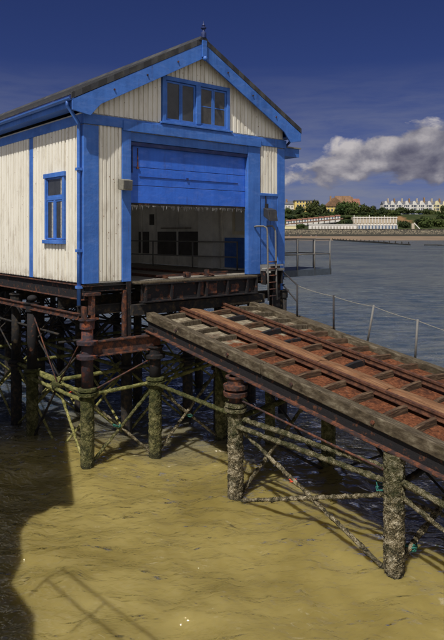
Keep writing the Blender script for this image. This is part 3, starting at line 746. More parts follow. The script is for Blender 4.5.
# ------------------------------------------------------------------ girders carrying the house
def ibeam(label, p0, p1, h, w, mat, ft=.02, name='girder', flange=None):
    p0 = Vector(p0); p1 = Vector(p1); T = thing(name, label, 'girder', tuple(p0))
    part(MB().bar(p0, p1, .025, h), 'web', mat, T)
    part(MB().bar(p0+Vector((0,0,h/2)), p1+Vector((0,0,h/2)), w, ft), 'flange', flange or mat, T)
    part(MB().bar(p0-Vector((0,0,h/2)), p1-Vector((0,0,h/2)), w, ft), 'flange', flange or mat, T)
    return T
ibeam('long black edge girder with rusty flange under the left side wall', (.02, -.02, -.20), (.02, LEN, -.20), .32, .17, 'iron_dark', flange='iron_rust')
ibeam('rust brown channel spanning the tops of the two left outer piles', (-.17, -.05, -.72), (-.30, 8, -.72), .12, .10, 'iron_rust')
ibeam('black girder under the right side wall', (W-.05, -.02, -.20), (W-.05, LEN, -.20), .32, .17, 'iron_dark')
ibeam('black beam under the front wall left of the doorway', (-.05, .02, -.12), (1.3, .02, -.12), .12, .16, 'iron_dark')
ibeam('black beam under the front wall right of the doorway', (4.95, .03, -.13), (W+.04, .03, -.13), .14, .16, 'iron_dark')
ibeam('rust red girder between the corner pile and the slipway top pile', (.1, -.14, -1.46), (1.75, -.46, -1.42), .32, .16, 'iron_rust', .03)
ibeam('lower black cross girder beneath the front wall', (-.1, .15, -.62), (W, .15, -.62), .2, .14, 'iron_shade')
for k, y in enumerate(YS):
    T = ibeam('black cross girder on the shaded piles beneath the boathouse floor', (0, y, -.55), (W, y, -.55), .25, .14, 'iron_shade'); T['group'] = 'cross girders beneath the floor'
T = thing('support_post', 'black post with a rusty angle under the left door post', 'post', (1.1, -.02, -1.3))
part(MB().box(1.06, 1.18, -.08, .06, -1.29, -.004), 'post_body', 'iron_dark', T); part(MB().box(.98, 1.04, -.10, .02, -1.29, -.2), 'angle_iron', 'iron_rust', T)
T = thing('support_post', 'black post under the right door post', 'post', (5.2, -.02, -1.0))
part(MB().box(5.06, 5.30, -.10, .06, -1.25, -.004), 'post_body', 'iron_shade', T)
T = thing('support_post', 'dark post with rusty bands below the ladder landing', 'post', (6.0, -.02, -1.2))
part(MB().box(5.9, 6.2, -.10, .06, -2.6, .2), 'post_body', 'iron_dark', T)
part(MB().box(6.25, 6.36, -.06, .04, -2.6, .2), 'angle_iron', 'blue', T)
T = thing('pile_bracket', 'rusty bracket joining the corner pile to the edge girder', 'bracket', (.02, -.1, -.8))
part(MB().box(.08, .16, -.2, -.02, -.78, -.24).box(-.06, .30, -.22, .0, -.26, -.20).box(-.16, .22, -.26, .06, -.80, -.76).box(-.1, -.04, -.2, -.02, -.78, -.5), 'bracket_plate', 'iron_rust', T)
T = thing('pile_bracket', 'ball headed bracket joining the slim pile to the edge girder', 'bracket', (-.15, 2.5, -.6))
part(MB().sphere((-.15, 2.5, -.52), .13, 12, 8, (1, 1, .7)), 'bracket_head', 'iron_dark', T, smooth=True)
T = thing('pile_bracket', 'iron bearing block on top of the weed covered slipway pile', 'bracket', (1.6, -.44, -1.5))
part(MB().box(1.45, 1.85, -.6, -.28, -1.27, -1.1).box(1.5, 1.8, -.55, -.33, -1.09, -.98), 'block', 'iron_dark', T)

# ------------------------------------------------------------------ slipway
SX = 1.36; SY = -.325; SZ = -.74; MS = .155; SLL = 16.0
def SP(b, a, h=0): return (SX+b, SY-a, SZ-MS*a+h)
def srun(mb, b0, b1, h0, h1, a0, a1):
    vs = [SP(b, a, h) for a in (a0, a1) for b, h in ((b0, h0), (b1, h0), (b1, h1), (b0, h1))]
    return mb.add(vs, [(0,1,2,3), (7,6,5,4), (0,4,5,1), (1,5,6,2), (2,6,7,3), (3,7,4,0)])
SW = thing('slipway', 'sloping lifeboat slipway of rusty plates and rails running down to the right', 'slipway', SP(0, 0, -.5))
mb = MB(); a = 0
for L in (3.9, 4.2, 4.0, 3.9):
    srun(mb, .08, .29, -.185, .02, a, a+L-.012); a += L
part(mb, 'side_timber', 'timber', SW, bevel=.02)
mb = MB()
for k in range(6): mb.tube([SP(.05, 1.2+k*1.75, -.09), SP(.085, 1.2+k*1.75, -.09)], .035, 10)
part(mb, 'bolt', 'iron_rust', SW)
mb = MB(); a = 0
for L in (3.2, 4.6, 4.2, 4.0): srun(mb, 3.38, 3.56, -.185, .03, a, a+L-.012); a += L
part(mb, 'side_timber', 'timber', SW, bevel=.02)
for b in (.14, 3.36):
    part(srun(MB(), b, b+.14, -.40, -.188, 0, SLL), 'side_girder', 'iron_dark', SW)
    part(srun(MB(), b-.11, b+.25, -.425, -.402, 0, SLL), 'girder_flange', 'iron_rust', SW)
part(srun(MB(), .285, 3.385, -.145, -.12, 0.02, SLL), 'deck_plate', 'plate', SW)
for b in (1.10, 2.46):
    part(srun(srun(srun(MB(), b-.035, b+.035, .035, .075, 0, SLL), b-.012, b+.012, -.03, .035, 0, SLL), b-.07, b+.07, -.045, -.03, 0, SLL), 'rail', 'rail', SW)
mb = MB(); a = .05
for L in (1.9, 2.3, 1.6, 2.2, 2.0, 2.2, 1.8, 1.8):
    # slightly crowned planks with sagging ends
    n = 8
    for b0, b1 in ((1.185, 1.66),):
        for k in range(n):
            f0, f1 = k/n, (k+1)/n
            h = lambda f: .015+.03*math.sin(PI*f)**.6
            aa0, aa1 = a+L*f0, a+(L-.03)*f1 if k == n-1 else a+L*f1
            vs = [SP(b, q, hh) for q, hf in ((aa0, h(f0)), (aa1, h(f1))) for b, hh in ((b0, -.05), (b1, -.05), (b1, hf-.035), ((b0+b1)/2, hf), (b0, hf-.035))]
            mb.add(vs, [(0,1,2,3,4), (9,8,7,6,5)]+[(i, i+5, (i+1)%5+5, (i+1)%5) for i in range(5)])
    a += L
part(mb, 'walkway_plank', 'walk', SW)
# cross members: knee shaped, one mesh each
def knee(b0, b1, a, ht=.105, bow=.05):
    mb = MB(); n = 7; vs = []
    j = random.uniform(-.03, .03)
    for k in range(n+1):
        f = k/n; b = b0+(b1-b0)*f; aa = a + j*f - bow*math.sin(PI*f*.55) ; hh = -.12 + ht*(.80+.20*min(1, f*2))
        for da, h in ((0, -.13), (.055, -.13), (.05, hh), (.0, hh+.012)): vs.append(SP(b, aa+da, h))
    fs = [(0,1,2,3), tuple(4*n+i for i in (3,2,1,0))]
    for k in range(n):
        for i in range(4): fs.append((4*k+i, 4*k+4+i, 4*k+4+(i+1)%4, 4*k+(i+1)%4))
    return mb.add(vs, fs)
a = .28; k = 0
while a < SLL-.5:
    mt = 'timber' if k < 4 else 'sleeper'
    part(knee(.28, 1.04, a+.05+random.uniform(-.04, .04), random.uniform(.085, .11)), 'cross_member', mt, SW)
    part(knee(1.67, 2.40, a+.12, random.choice((.11, .11, .06)), .05), 'cross_member', random.choice(('iron_dark', 'sleeper', 'sleeper')), SW)
    if k < 24: part(knee(3.39, 2.54, a+.02, .11), 'cross_member', mt, SW)
    a += .61 + random.uniform(-.04, .04); k += 1
# lose timber kerb at the top end and end plate
part(srun(MB(), .4, 3.3, -.39, -.2, .0, .12), 'end_beam', 'iron_dark', SW)
part(srun(MB(), 2.7, 3.9, -.02, .03, -.20, .0), 'top_kerb', 'timber', SW, bevel=.01)
part(srun(srun(MB(), 3.58, 3.86, -.12, -.02, .1, 2.6), 3.58, 3.72, -.14, -.05, 2.6, 5.5), 'side_ledge', 'timber', SW)
for a in (2.0, 5.2, 8.6): part(srun(MB(), .3, 3.4, -.37, -.2, a, a+.12), 'cross_girder', 'iron_shade', SW)

HR = thing('slipway_handrail', 'black posts and slack wire along the far edge of the slipway', 'handrail', SP(3.6, 3, -.1))
tops = []
for a, lean in ((1.58, 0), (2.76, 0), (3.72, .14), (4.96, .05), (6.3, -.05), (7.7, .05)):
    p0 = Vector(SP(3.60, a, -.12)); p1 = p0+Vector((.0+lean*.55, -lean, .95)); tops.append(p1)
    po = pipe('post', [p0, p1], .024, HR, 'railing' if not lean else 'galv')
    build(MB().lathe(p0.x, p0.y, [(p0.z, .06), (p0.z+.03, .06), (p0.z+.1, .03)], 10), 'foot', 'railing', po)
for za, zz in ((-.02, 0), (-.45, 0)):
    pipe('rail_bar', [(5.45+.9, -.05, .0+.05+za*.9), Vector(tops[0])+Vector((0, 0, za))], .02, HR, 'railing')
def wire(pts, r=.009, sag=.025):
    o = []
    for p, q in zip(pts[:-1], pts[1:]):
        for i in range(8):
            f = i/8; o.append(p.lerp(q, f)-Vector((0, 0, sag*4*f*(1-f))))
    o.append(pts[-1]); return o
part(MB().tube(wire([t-Vector((0,0,.03)) for t in tops]), .008, 6), 'wire', 'rope', HR, smooth=True)

# snagged ropes
def tangle(c, r, label, mat, n=26):
    pts = [Vector((c[0]+math.cos(i*1.3+random.random())*r*(1+.5*random.random()), c[1]+math.sin(i*1.3)*r, c[2]+random.uniform(-r, r*.6))) for i in range(n)]
    o = build(MB().tube(pts, .011, 5), 'snagged_rope', mat, origin=c, smooth=True); tag(o, label, 'rope')
f = .42
tangle((1.46+2.54*.18, -7.15, zb+.15+(-2.9-zb-.15)*.18), .075, 'teal rope tangle on the strut at the foot of the thickest pile', 'teal', 40)
tangle((1.46, -7.0, -2.78), .13, 'teal rope scrap snagged at the head of the thickest pile', 'teal', 10)
tangle(mid(P(c0, -2.6), P(s0, zb), .42), .07, 'blue green rope scrap on the rods by the corner pile', 'teal', 14)
tangle(mid(P(s0, -2.5), P(s1, zb), .5), .06, 'blue green rope scrap on the rods between the middle piles', 'teal', 12)
tangle(mid(P(q0, -2.62), P(q1, zb), .42), .045, 'orange red scrap on the sagging rod right of the collared pile', 'red', 12)
tangle((n1[0]+.1, n1[1]-.45, n1[2]-.1), .03, 'tiny orange red scrap by the yellow green struts', 'red', 8)

# ------------------------------------------------------------------ pier deck the photograph is taken from (left of and below the frame)
PD = thing('pier_deck', 'plank pier deck beside the boathouse carrying the viewpoint', 'pier', (-8, 8, WATER), frame=False)
mb = MB()
def poly(mb, pts, z0, z1):
    n = len(pts); mb.add([(x, y, z0) for x, y in pts]+[(x, y, z1) for x, y in pts], [tuple(range(n)), tuple(range(2*n-1, n-1, -1))]+[(i, i+n, (i+1)%n+n, (i+1)%n) for i in range(n)])
poly(mb, [(-5.55, 15.3), (-14, 22), (-18, 15), (-18, 9.75), (-4.12, 9.75)], -.25, -.02)
poly(mb, [(-4.4, 9.74), (-18, 9.74), (-18, -3), (1.5, -3), (1.2, .9), (-.6, 1.2), (-3.15, 4.9), (-3.6, 5.6), (-3.75, 6.1), (-4.35, 6.9), (-4.4, 7.6), (-4.7, 8.4), (-4.7, 9.2), (-4.45, 9.74)], -.25, -.02)
part(mb, 'deck', 'floor', PD)
for (x, y) in ((-6.4, 13.0), (-6.4, 8.5), (-5.6, 3.5), (-1.0, .2), (-9, 13), (-9, 6), (-12, 10)):
    part(MB().lathe(x, y, [(WATER-.9, .16), (-.25, .15)], 12), 'pile', 'iron_dark', PD)
RA = [(-3.95, 6.55), (-3.15, 5.74), (-2.35, 4.93), (-1.4, 3.1), (-.9, 1.3)]
PR = thing('pier_railing', 'iron railing on the pier deck edge just left of the viewpoint', 'railing', (-3.9, 6.5, 0), frame=False)
for x, y in RA[:]: part(MB().tube([(x, y, -.02), (x, y, 1.08)], .015, 8), 'post', 'railing', PR)
for z in (1.08, .55): part(MB().tube([(x, y, z) for x, y in RA], .018, 8), 'rail_bar', 'railing', PR)

# ------------------------------------------------------------------ far shore
def zat(v, Y): return 1.15+(233-v)*Y/620
def xat(u, Y): return (u-222)*Y/620
def terrain():
    xs = np.linspace(-260, 900, 150); ys = np.array([476, 480, 486, 492, 496, 500, 506, 512, 518, 524, 530, 536, 545, 560, 590, 640, 760, 1000, 1500])
    vs = []; 
    for y in ys:
        for x in xs:
            if y <= 492: z = 4.0
            elif y <= 545:
                f = (y-492)/53; z = 4.0 + 13.5*(f*f*(3-2*f)) + 2.2*noise.noise(Vector((x*.05, y*.07, 3)))*math.sin(PI*f)
            else: z = 17.5 + (y-545)*.012 + 1.5*noise.noise(Vector((x*.01, y*.01, 1)))
            vs.append((x, y, z))
    nx = len(xs)
    fs = [(j*nx+i, j*nx+i+1, (j+1)*nx+i+1, (j+1)*nx+i) for j in range(len(ys)-1) for i in range(nx-1)]
    struct(build(MB().add(vs, fs), 'hillside', 'grass', origin=(0, 0, 0), frame=False, smooth=True, recalc=False))
terrain()
struct(build(MB().add([(-260, 400, -8), (900, 400, -8), (900, 478, -.9), (-260, 478, -.9)], [(0,1,2,3)]), 'beach', 'sand', origin=(0,0,0), frame=False, recalc=False))
o = build(MB().prism_yz([(472.5, -2.2), (473.5, -.6), (476.5, 4.0), (477, 4.3), (478.2, 4.3), (478.2, -2.2)], -260, 900), 'sea_wall', 'seawall', frame=False); tag(o, 'long textured grey brown sea wall behind the far beach', 'sea wall')
struct(build(MB().box(-260, 900, 478.3, 491, 4.0, 4.12), 'promenade', 'prom', frame=False))
mb = MB(); y = 464
while y > 266: mb.box(80-.5, 80+.5, y-2.4, y-.2, -6, -3.15-.35*random.random()-(.25 if y < 300 else 0)); y -= 2.4
for k in range(20): mb.box(80.6, 81.0, 464-k*10.3, 464.4-k*10.3, -6, -2.7)
o = build(mb, 'groyne', 'groyne', frame=False); tag(o, 'low dark groyne running out from the far beach', 'groyne')
o = build(MB().box(86, 93, 262, 264, -5, -3.75).box(89, 96, 255, 256.4, -5, -3.85), 'groyne', 'groyne', frame=False); tag(o, 'short dark stub of rocks beyond the end of the groyne', 'groyne')

def facade_windows(parent, x0, x1, y, z0, floors, cols, fh, w=.9, h=1.5):
    for r_ in range(floors):
        for c_ in range(cols):
            x = x0+(x1-x0)*(c_+.5)/cols; z = z0+r_*fh+fh*.35
            f = build(MB().box(x-w/2-.1, x+w/2+.1, y-.08, y, z-.1, z+h+.1), 'window', 'white', parent)
            build(MB().box(x-w/2, x+w/2, y-.12, y-.081, z, z+h), 'pane', 'pane_far', f)
def gable_roof(x0, x1, y0, y1, z, h, axis='x', over=.4):
    x0 -= over; x1 += over; y0 -= over; y1 += over
    if axis == 'x':
        ym = (y0+y1)/2
        return MB().prism_yz([(y0, z), (ym, z+h), (y1, z)], x0, x1)
    xm = (x0+x1)/2; return MB().prism_xz([(x0, z), (xm, z+h), (x1, z)], y0, y1)
def far_thing(name, label, cat, x, y, z, group=None): return thing(name, label, cat, (x, y, z), group, frame=False)
# yellow hotel
Y = 560; x0, x1 = xat(295, Y), xat(318, Y)
T = far_thing('hotel', 'yellow flat roofed hotel behind trees on the far cliff', 'building', (x0+x1)/2, Y, 16)
part(MB().box(x0, x1, Y, Y+14, 15, zat(201, Y)), 'wall', 'yellow', T); part(MB().box(x0-.4, x1+.4, Y-.4, Y+14.4, zat(201, Y), zat(199.9, Y)), 'parapet', 'greyslate', T)
facade_windows(T, x0+1, x1-1, Y, 17, 4, 7, 3.4, 1.3, 1.8)
Y = 570; x0, x1 = xat(284, Y), xat(294, Y)
T = far_thing('house', 'white house at the left end of the far cliff buildings', 'building', (x0+x1)/2, Y, 16)
part(MB().box(x0, x1, Y, Y+9, 15, zat(204.5, Y)), 'wall', 'whiter', T); part(gable_roof(x0, x1, Y, Y+9, zat(204.5, Y), 3.2), 'roof', 'greyslate', T)
part(MB().box(x0+2, x0+3.4, Y+3, Y+4.5, zat(204, Y), zat(199, Y)), 'chimney', 'brick', T); facade_windows(T, x0+.5, x1-.5, Y, 17, 3, 3, 3.2)
# brown roofed house
Y = 566; x0, x1 = xat(326, Y), xat(345, Y)
T = far_thing('large_house', 'large yellow house with steep brown tiled roofs above the dark trees', 'building', (x0+x1)/2, Y, 16)
zw = zat(206, Y)
part(MB().box(x0, x1, Y, Y+14, 15, zw), 'wall', 'yellow', T)
xm = xat(335, Y)
part(MB().prism_xz([(x0-.6, zw-.4), (xm, zat(197.3, Y)), (x1+2.6, zw-.4)], Y-.6, Y+15), 'roof', 'browntile', T)
part(MB().box(xat(341, Y), xat(358, Y), Y+4, Y+18, 15, zat(203, Y)), 'wall', 'brick', T)
part(MB().prism_yz([(Y+3.4, zat(203.5, Y)), (Y+11, zat(195.2, Y)), (Y+18.6, zat(203.5, Y))], xat(337, Y), xat(353, Y)), 'roof', 'browntile', T)
part(MB().prism_yz([(Y+3.4, zat(205, Y)), (Y+10, zat(198, Y)), (Y+18.6, zat(205, Y))], xat(353, Y)+.1, xat(361.5, Y)), 'roof', 'redtile', T)
for u in (331, 344, 352.5): part(MB().box(xat(u, Y), xat(u, Y)+1.4, Y+6, Y+7.5, zat(201, Y), zat(194.8+abs(u-338)*.12, Y)), 'chimney', 'brick', T)
facade_windows(T, x0+.8, x1-1, Y, zat(212.5, Y), 2, 5, 3.4, 1.4, 2.0)
# white terrace, each house a thing
Y = 600; us = [383, 389.5, 396, 403.5, 411, 418.5, 426, 433.5, 441.5, 449, 457]
descr = ['left end', 'second', 'third', 'fourth', 'fifth', 'sixth', 'seventh']
for i in range(len(us)-1):
    x0, x1 = xat(us[i], Y), xat(us[i+1], Y)-.15; yel = i >= 7
    lab = ('white gabled terrace house on the far cliff, %s from the left' % ['first', 'second', 'third', 'fourth', 'fifth', 'sixth', 'seventh'][i]) if i < 7 else ('pale yellow gabled terrace house on the far cliff, %s' % ['next to the white ones', 'middle of three', 'right end'][i-7])
    T = far_thing('terraced_house', lab, 'house', (x0+x1)/2, Y, 17, 'gabled terrace houses on the far cliff')
    mt = 'paleyellow' if yel else 'whiter'
    zt_ = zat(204.6, Y); zr = zat(201.0+.3*(i % 3), Y)
    part(MB().box(x0, x1, Y, Y+11, 15, zt_), 'wall', mt, T)
    part(gable_roof(x0, x1, Y, Y+11, zt_, zat(201.0, Y)-zt_, 'x', .05), 'roof', 'greyslate', T)
    xm = (x0+x1)/2; hw = (x1-x0)*(.27+.05*(i % 3))
    part(MB().prism_xz([(xm-hw, zt_-.3), (xm, zat(200.9-.3*(i % 2), Y)), (xm+hw, zt_-.3)], Y-.7, Y+4.5).box(xm-hw*.8, xm+hw*.8, Y-.7, Y-.05, 16, zt_-.3), 'gable_front', mt, T)
    part(MB().box(x1-.9, x1+.1, Y+3, Y+5.5, zt_, zat(198.2-.9*(i == 5), Y)), 'chimney', 'brick' if i % 2 else 'stonepale', T)
    for fl_ in range(4):
        z = zt_-2.3-fl_*3.2
        f = build(MB().box(xm-1.3, xm+1.3, Y-.85, Y-.71, z, z+2.0), 'window', 'pane_far', T)
        build(MB().box(x0+.5, x0+1.6, Y-.08, Y-.004, z, z+1.9), 'window', 'pane_far', T)
        build(MB().box(xm-.15, xm+.15, Y-.9, Y-.851, z, z+2.0), 'glazing_bar', mt, f)
# low pavilion with balustrade
Y = 500; x0, x1 = xat(353.5, Y), xat(397, Y)
T = far_thing('pavilion', 'long pale stone pavilion with balustrade posts above the hut row', 'pavilion', (x0+x1)/2, Y, 8)
part(MB().box(x0, x1, Y, Y+9, 4, zat(216.8, Y)), 'wall', 'stonepale', T)
mb = MB()
for k in range(15): x = x0+.4+k*(x1-x0-.8)/14; mb.box(x-.22, x+.22, Y-.3, Y+.1, zat(223, Y), zat(216.8, Y)+(1.3 if k % 5 == 0 else .1))
part(mb, 'pilaster', 'whiter', T); part(MB().box(x0-.3, x1+.3, Y-.5, Y+.2, zat(218, Y), zat(217.4, Y)), 'cornice', 'whiter', T)
# white blue-doored huts below
Y = 493; N = 12; xa, xb = xat(357.5, Y), xat(397.5, Y)
proto = None
for k in range(N):
    x = xa+(k+.5)*(xb-xa)/N; w = (xb-xa)/N*.46; z0 = 4.12
    lab = 'white hut with a blue door on the promenade, number %d from the pavilion end' % (k+1)
    lab = 'white blue doored hut in the row below the pavilion, %s from the left' % ['first', 'second', 'third', 'fourth', 'fifth', 'sixth', 'seventh', 'eighth', 'ninth', 'tenth', 'eleventh', 'twelfth'][k]
    if proto is None:
        T = far_thing('beach_hut', lab, 'beach hut', x, Y, z0, 'blue doored beach huts below the pavilion'); proto = T
        part(MB().box(x-w, x+w, Y, Y+3, z0, z0+3.2), 'wall', 'whiter', T); part(MB().prism_xz([(x-w-.1, z0+3.2), (x, z0+4.2), (x+w+.1, z0+3.2)], Y-.2, Y+3.2), 'roof', 'whiter', T)
        part(MB().box(x-w*.55, x+w*.55, Y-.06, Y-.005, z0+.1, z0+2.9), 'door', 'bluedoor', T)
    else:
        T = copy_tree(proto); T.location.x = x; T['label'] = lab
# long white promenade building
x0, x1 = xat(309, Y), xat(356.5, Y)
T = far_thing('promenade_building', 'long low white building on the far promenade', 'building', (x0+x1)/2, Y, 4)
part(MB().box(x0, x1, Y, Y+4, 4.12, zat(224.6, Y)), 'wall', 'whiter', T); part(MB().box(x0-.3, x1+.3, Y-.4, Y+4.3, zat(224.6, Y), zat(224, Y)), 'roof', 'white', T)
mb = MB()
for k in range(14): x = x0+2+k*(x1-x0-3)/14; mb.box(x, x+1.2, Y-.05, Y-.004, 4.3, 6.4)
part(mb, 'shutter', 'prom', T)
x0, x1 = xat(285, Y), xat(296, Y)
T = far_thing('kiosk', 'small pale yellow kiosk on the far promenade beside the boathouse edge', 'kiosk', (x0+x1)/2, Y, 4)
part(MB().box(x0, x1, Y, Y+4, 4.12, zat(225.6, Y)), 'wall', 'paleyellow', T); part(MB().prism_xz([(x0-.3, zat(225.6, Y)), ((x0+x1)/2, zat(224.3, Y)), (x1+.3, zat(225.6, Y))], Y-.4, Y+4.3), 'roof', 'whiter', T)
# red roofed huts climbing the bank
proto = None; ordn = ['first', 'second', 'third', 'fourth', 'fifth', 'sixth', 'seventh', 'eighth', 'ninth', 'tenth']
for k in range(10):
    u = 288.5+k*5.5; Y = 508; v = 223.8-k*.55; x = xat(u, Y); z0 = zat(v, Y)
    lab = 'white hut with a red roof on the far bank, %s from the left' % ordn[k]
    if proto is None:
        T = far_thing('beach_hut', lab, 'beach hut', x, Y, z0, 'red roofed huts climbing the far bank'); proto = T
        part(MB().box(x-1.8, x+1.8, Y, Y+4, z0-3, z0+2.3), 'wall', 'whiter', T)
        part(MB().prism_yz([(Y-.4, z0+2.2), (Y+2, z0+3.3), (Y+4.4, z0+2.2)], x-2.1, x+2.1), 'roof', 'redtile', T)
        part(MB().box(x-.5, x+.5, Y-.06, Y-.004, z0, z0+1.9), 'door', 'bluedoor', T)
    else:
        T = copy_tree(proto); T.location = (x, Y, z0); T['label'] = lab
o = build(MB().bar((xat(284, 506), 506, zat(224.5, 506)), (xat(343, 506), 506, zat(218.6, 506)), 1, 1.0), 'retaining_wall', 'bankwall', frame=False); tag(o, 'red brown retaining wall under the red roofed huts', 'wall')
# seaside slide
T = far_thing('slide', 'white sloping slide beside the far promenade', 'slide', xat(416, 492), 492, 4)
part(MB().bar((xat(414, 492), 492, zat(223, 492)), (xat(419.5, 492), 492, zat(229, 492)), 1.2, .6), 'chute', 'whiter', T)
part(MB().box(xat(411.5, 492), xat(414, 492), 491, 493, 4.1, zat(223.5, 492)), 'tower', 'stonepale', T)
# cars on the cliff road
proto = {}
for k, u in enumerate((401.5, 405.5, 409, 412.5, 416, 420.5)):
    Y = 548; x = xat(u, Y); z0 = zat(215.0, Y); mt = 'carpaint' if k % 2 == 0 else 'cardark'
    lab = '%s car parked on the far cliff road, %s in the row' % ('silver' if k % 2 == 0 else 'dark blue', ordn[k])
    if mt not in proto:
        T = far_thing('parked_car', lab, 'car', x, Y, z0, 'cars parked on the far cliff road'); proto[mt] = T
        part(MB().prism_xz([(x-2.1, z0+.35), (x-2.1, z0+.85), (x-1.2, z0+.95), (x-.6, z0+1.45), (x+.9, z0+1.45), (x+1.5, z0+.95), (x+2.1, z0+.8), (x+2.1, z0+.35)], Y-.85, Y+.85), 'body', mt, T)
        part(MB().prism_xz([(x-1.05, z0+.97), (x-.55, z0+1.36), (x+.8, z0+1.36), (x+1.3, z0+.97)], Y-.87, Y-.852), 'side_window', 'pane_far', T)
        for dx in (-1.3, 1.3): part(MB().tube([(x+dx, Y-.9, z0+.33), (x+dx, Y-.6, z0+.33)], .33, 10), 'wheel', 'tyre', T)
    else:
        T = copy_tree(proto[mt]); T.location = (x, Y, z0); T['label'] = lab
# trees
def crown(seed, R_=1.0, n=1500):
    r = np.random.default_rng(seed); mb = MB()
    lobes = [(r.uniform(-.6, .6), r.uniform(-.4, .4), r.uniform(.22, .98), r.uniform(.28, .46)) for _ in range(13)]
    for i in range(n):
        cx, cy, cz, lr = lobes[i % len(lobes)]
        d = r.normal(size=3); d /= np.linalg.norm(d); q = lr*r.uniform(.55, 1.08)
        p = np.array([cx, cy, cz]) + d*q*np.array([1, 1, .85]); s = r.uniform(.035, .085)
        a = r.normal(size=3); a /= np.linalg.norm(a); b = np.cross(a, d+.3*r.normal(size=3)); b /= np.linalg.norm(b)+1e-6
        mb.add([p-a*s-b*s*.6, p+a*s-b*s*.6, p+a*s*.7+b*s, p-a*s*.7+b*s], [(0, 1, 2, 3)])
    return mb
protos = []
for sd, mt in ((1, 'leaf'), (2, 'leaf2'), (3, 'leaf'), (4, 'leaf2')):
    T = far_thing('tree', 'x', 'tree', 0, 0, 0, 'trees along the far cliff top')
    part(MB().tube([(0, 0, -.4), (.02, 0, .3), (0, .02, .7)], [.06, .045, .02], 7), 'trunk', 'bark', T)
    part(crown(sd), 'crown', mt, T, recalc=False); protos.append(T)
tr = [  # u, top v, bottom v, width px, Y, proto, label
 (288, 206, 218, 7, 548, 0, 'small green tree beside the boathouse edge on the far cliff'),
 (299.5, 204.5, 217, 10, 546, 1, 'rounded dark tree in front of the yellow hotel'),
 (313.5, 199.5, 218, 15, 544, 1, 'large dark tree at the right end of the yellow hotel'),
 (321, 203.5, 218, 11, 540, 3, 'lower dark tree between the yellow hotel and the brown roofed house'),
 (306, 211, 219, 7, 538, 0, 'small shrubby tree below the yellow hotel'),
 (332, 211, 219, 7, 540, 2, 'small tree below the brown roofed house'),
 (343.5, 198.8, 219, 15, 542, 0, 'tall bright green tree in front of the brown roofed house'),
 (354, 199.5, 219, 14, 542, 2, 'tall green tree right of the brown roofed house'),
 (364, 203.5, 217, 13, 546, 1, 'dark spreading tree above the left end of the pavilion'),
 (373, 205.5, 217, 12, 548, 3, 'dark tree above the middle of the pavilion'),
 (382, 206.5, 216, 11, 548, 1, 'dark tree in front of the first white terrace house'),
 (390, 208.5, 216, 11, 548, 2, 'green tree in front of the second white terrace house'),
 (401, 206.5, 216, 14, 552, 1, 'broad dark tree in front of the middle white terrace houses'),
 (411, 208.8, 216, 10, 552, 3, 'dark tree standing above the parked cars'),
 (418, 209.2, 215, 9, 554, 2, 'small green tree at the right of the parked cars'),
 (427.5, 208, 217, 12, 550, 1, 'dark tree in front of the seventh white terrace house'),
 (437, 210, 218, 9, 548, 0, 'green tree in front of the first pale yellow terrace house'),
 (444, 204.5, 217, 9, 548, 3, 'dark tree at the right edge of the far cliff'),
 (455, 204.5, 218, 14, 548, 2, 'green tree beyond the right edge terrace houses'),
 (294, 209, 218, 9, 545, 3, 'dark tree below the white house at the left of the far cliff'),
 (326, 209, 219, 9, 541, 1, 'dark tree left of the brown roofed house wall'),
 (337, 207, 219, 9, 543, 3, 'dark tree against the yellow wall under the brown roof'),
 (349, 206, 219, 10, 540, 1, 'dark tree filling the gap between the two tall green trees'),
 (359, 207, 219, 10, 541, 3, 'dark low tree below the dark spreading tree'),
 (395.5, 209.5, 216, 9, 550, 1, 'dark tree in front of the third white terrace house'),
 (406, 209, 216, 9, 553, 2, 'green tree behind the left end of the parked cars'),
 (422.5, 210, 216, 9, 551, 3, 'dark low tree in front of the sixth white terrace house'),
 (431, 209.5, 218, 9, 549, 2, 'green low tree under the last white terrace house'),
 (349, 219, 226, 9, 505, 1, 'dark bush at the left end of the pavilion wall'),
 (340, 220, 226, 8, 508, 3, 'dark bush right of the red roofed huts'),
 (301, 223, 229, 8, 494.5, 0, 'round bush on the promenade between kiosk and long white building'),
 (404, 220, 229, 9, 503, 1, 'dark bush at the right end of the pavilion'),
 (425, 216, 230, 14, 506, 2, 'bushy green thicket right of the white slide'),
 (437, 216.5, 230, 14, 508, 0, 'bright bushy thicket at the right of the far bank'),
 (450, 216.5, 230, 14, 508, 3, 'dark thicket beyond the right of the far bank')]
for k, (u, vt, vb, w, Y, pi, lab) in enumerate(tr):
    T = copy_tree(protos[pi]); z0 = zat(vb, Y); h = zat(vt, Y)-z0
    T.location = (xat(u, Y), Y, z0); T.scale = (w*Y/620/1.42, w*Y/620/1.42, h/1.30); T.rotation_euler = (0, 0, k*1.7)
    T['label'] = lab
for k in range(46):
    r_ = random.random(); u = 287+k*3.7+random.uniform(-1.5, 1.5)
    if 352 < u < 398: vb_ = random.uniform(213.5, 215.5); Y = 536
    else: vb_ = random.uniform(216.5, 222.5) if u > 345 else random.uniform(216.0, 219.0); Y = 532 - (vb_-216)*3.5
    if 399 < u < 414 and vb_ > 217: continue
    T = copy_tree(protos[k % 4]); z0 = zat(vb_, Y)-.6; w_ = random.uniform(4, 8)*Y/620
    T.location = (xat(u, Y), Y, z0); T.scale = (w_/1.42, w_/1.42, random.uniform(2.2, 4.2)/1.3); T.rotation_euler = (0, 0, k*2.1)
    T['label'] = 'low dark bush on the far grassy bank'; T['category'] = 'bush'; T['group'] = 'bushes over the far bank'; T.name = 'bush'
for T in protos:
    for ch in list(T.children): bpy.data.objects.remove(ch)
    bpy.data.objects.remove(T)
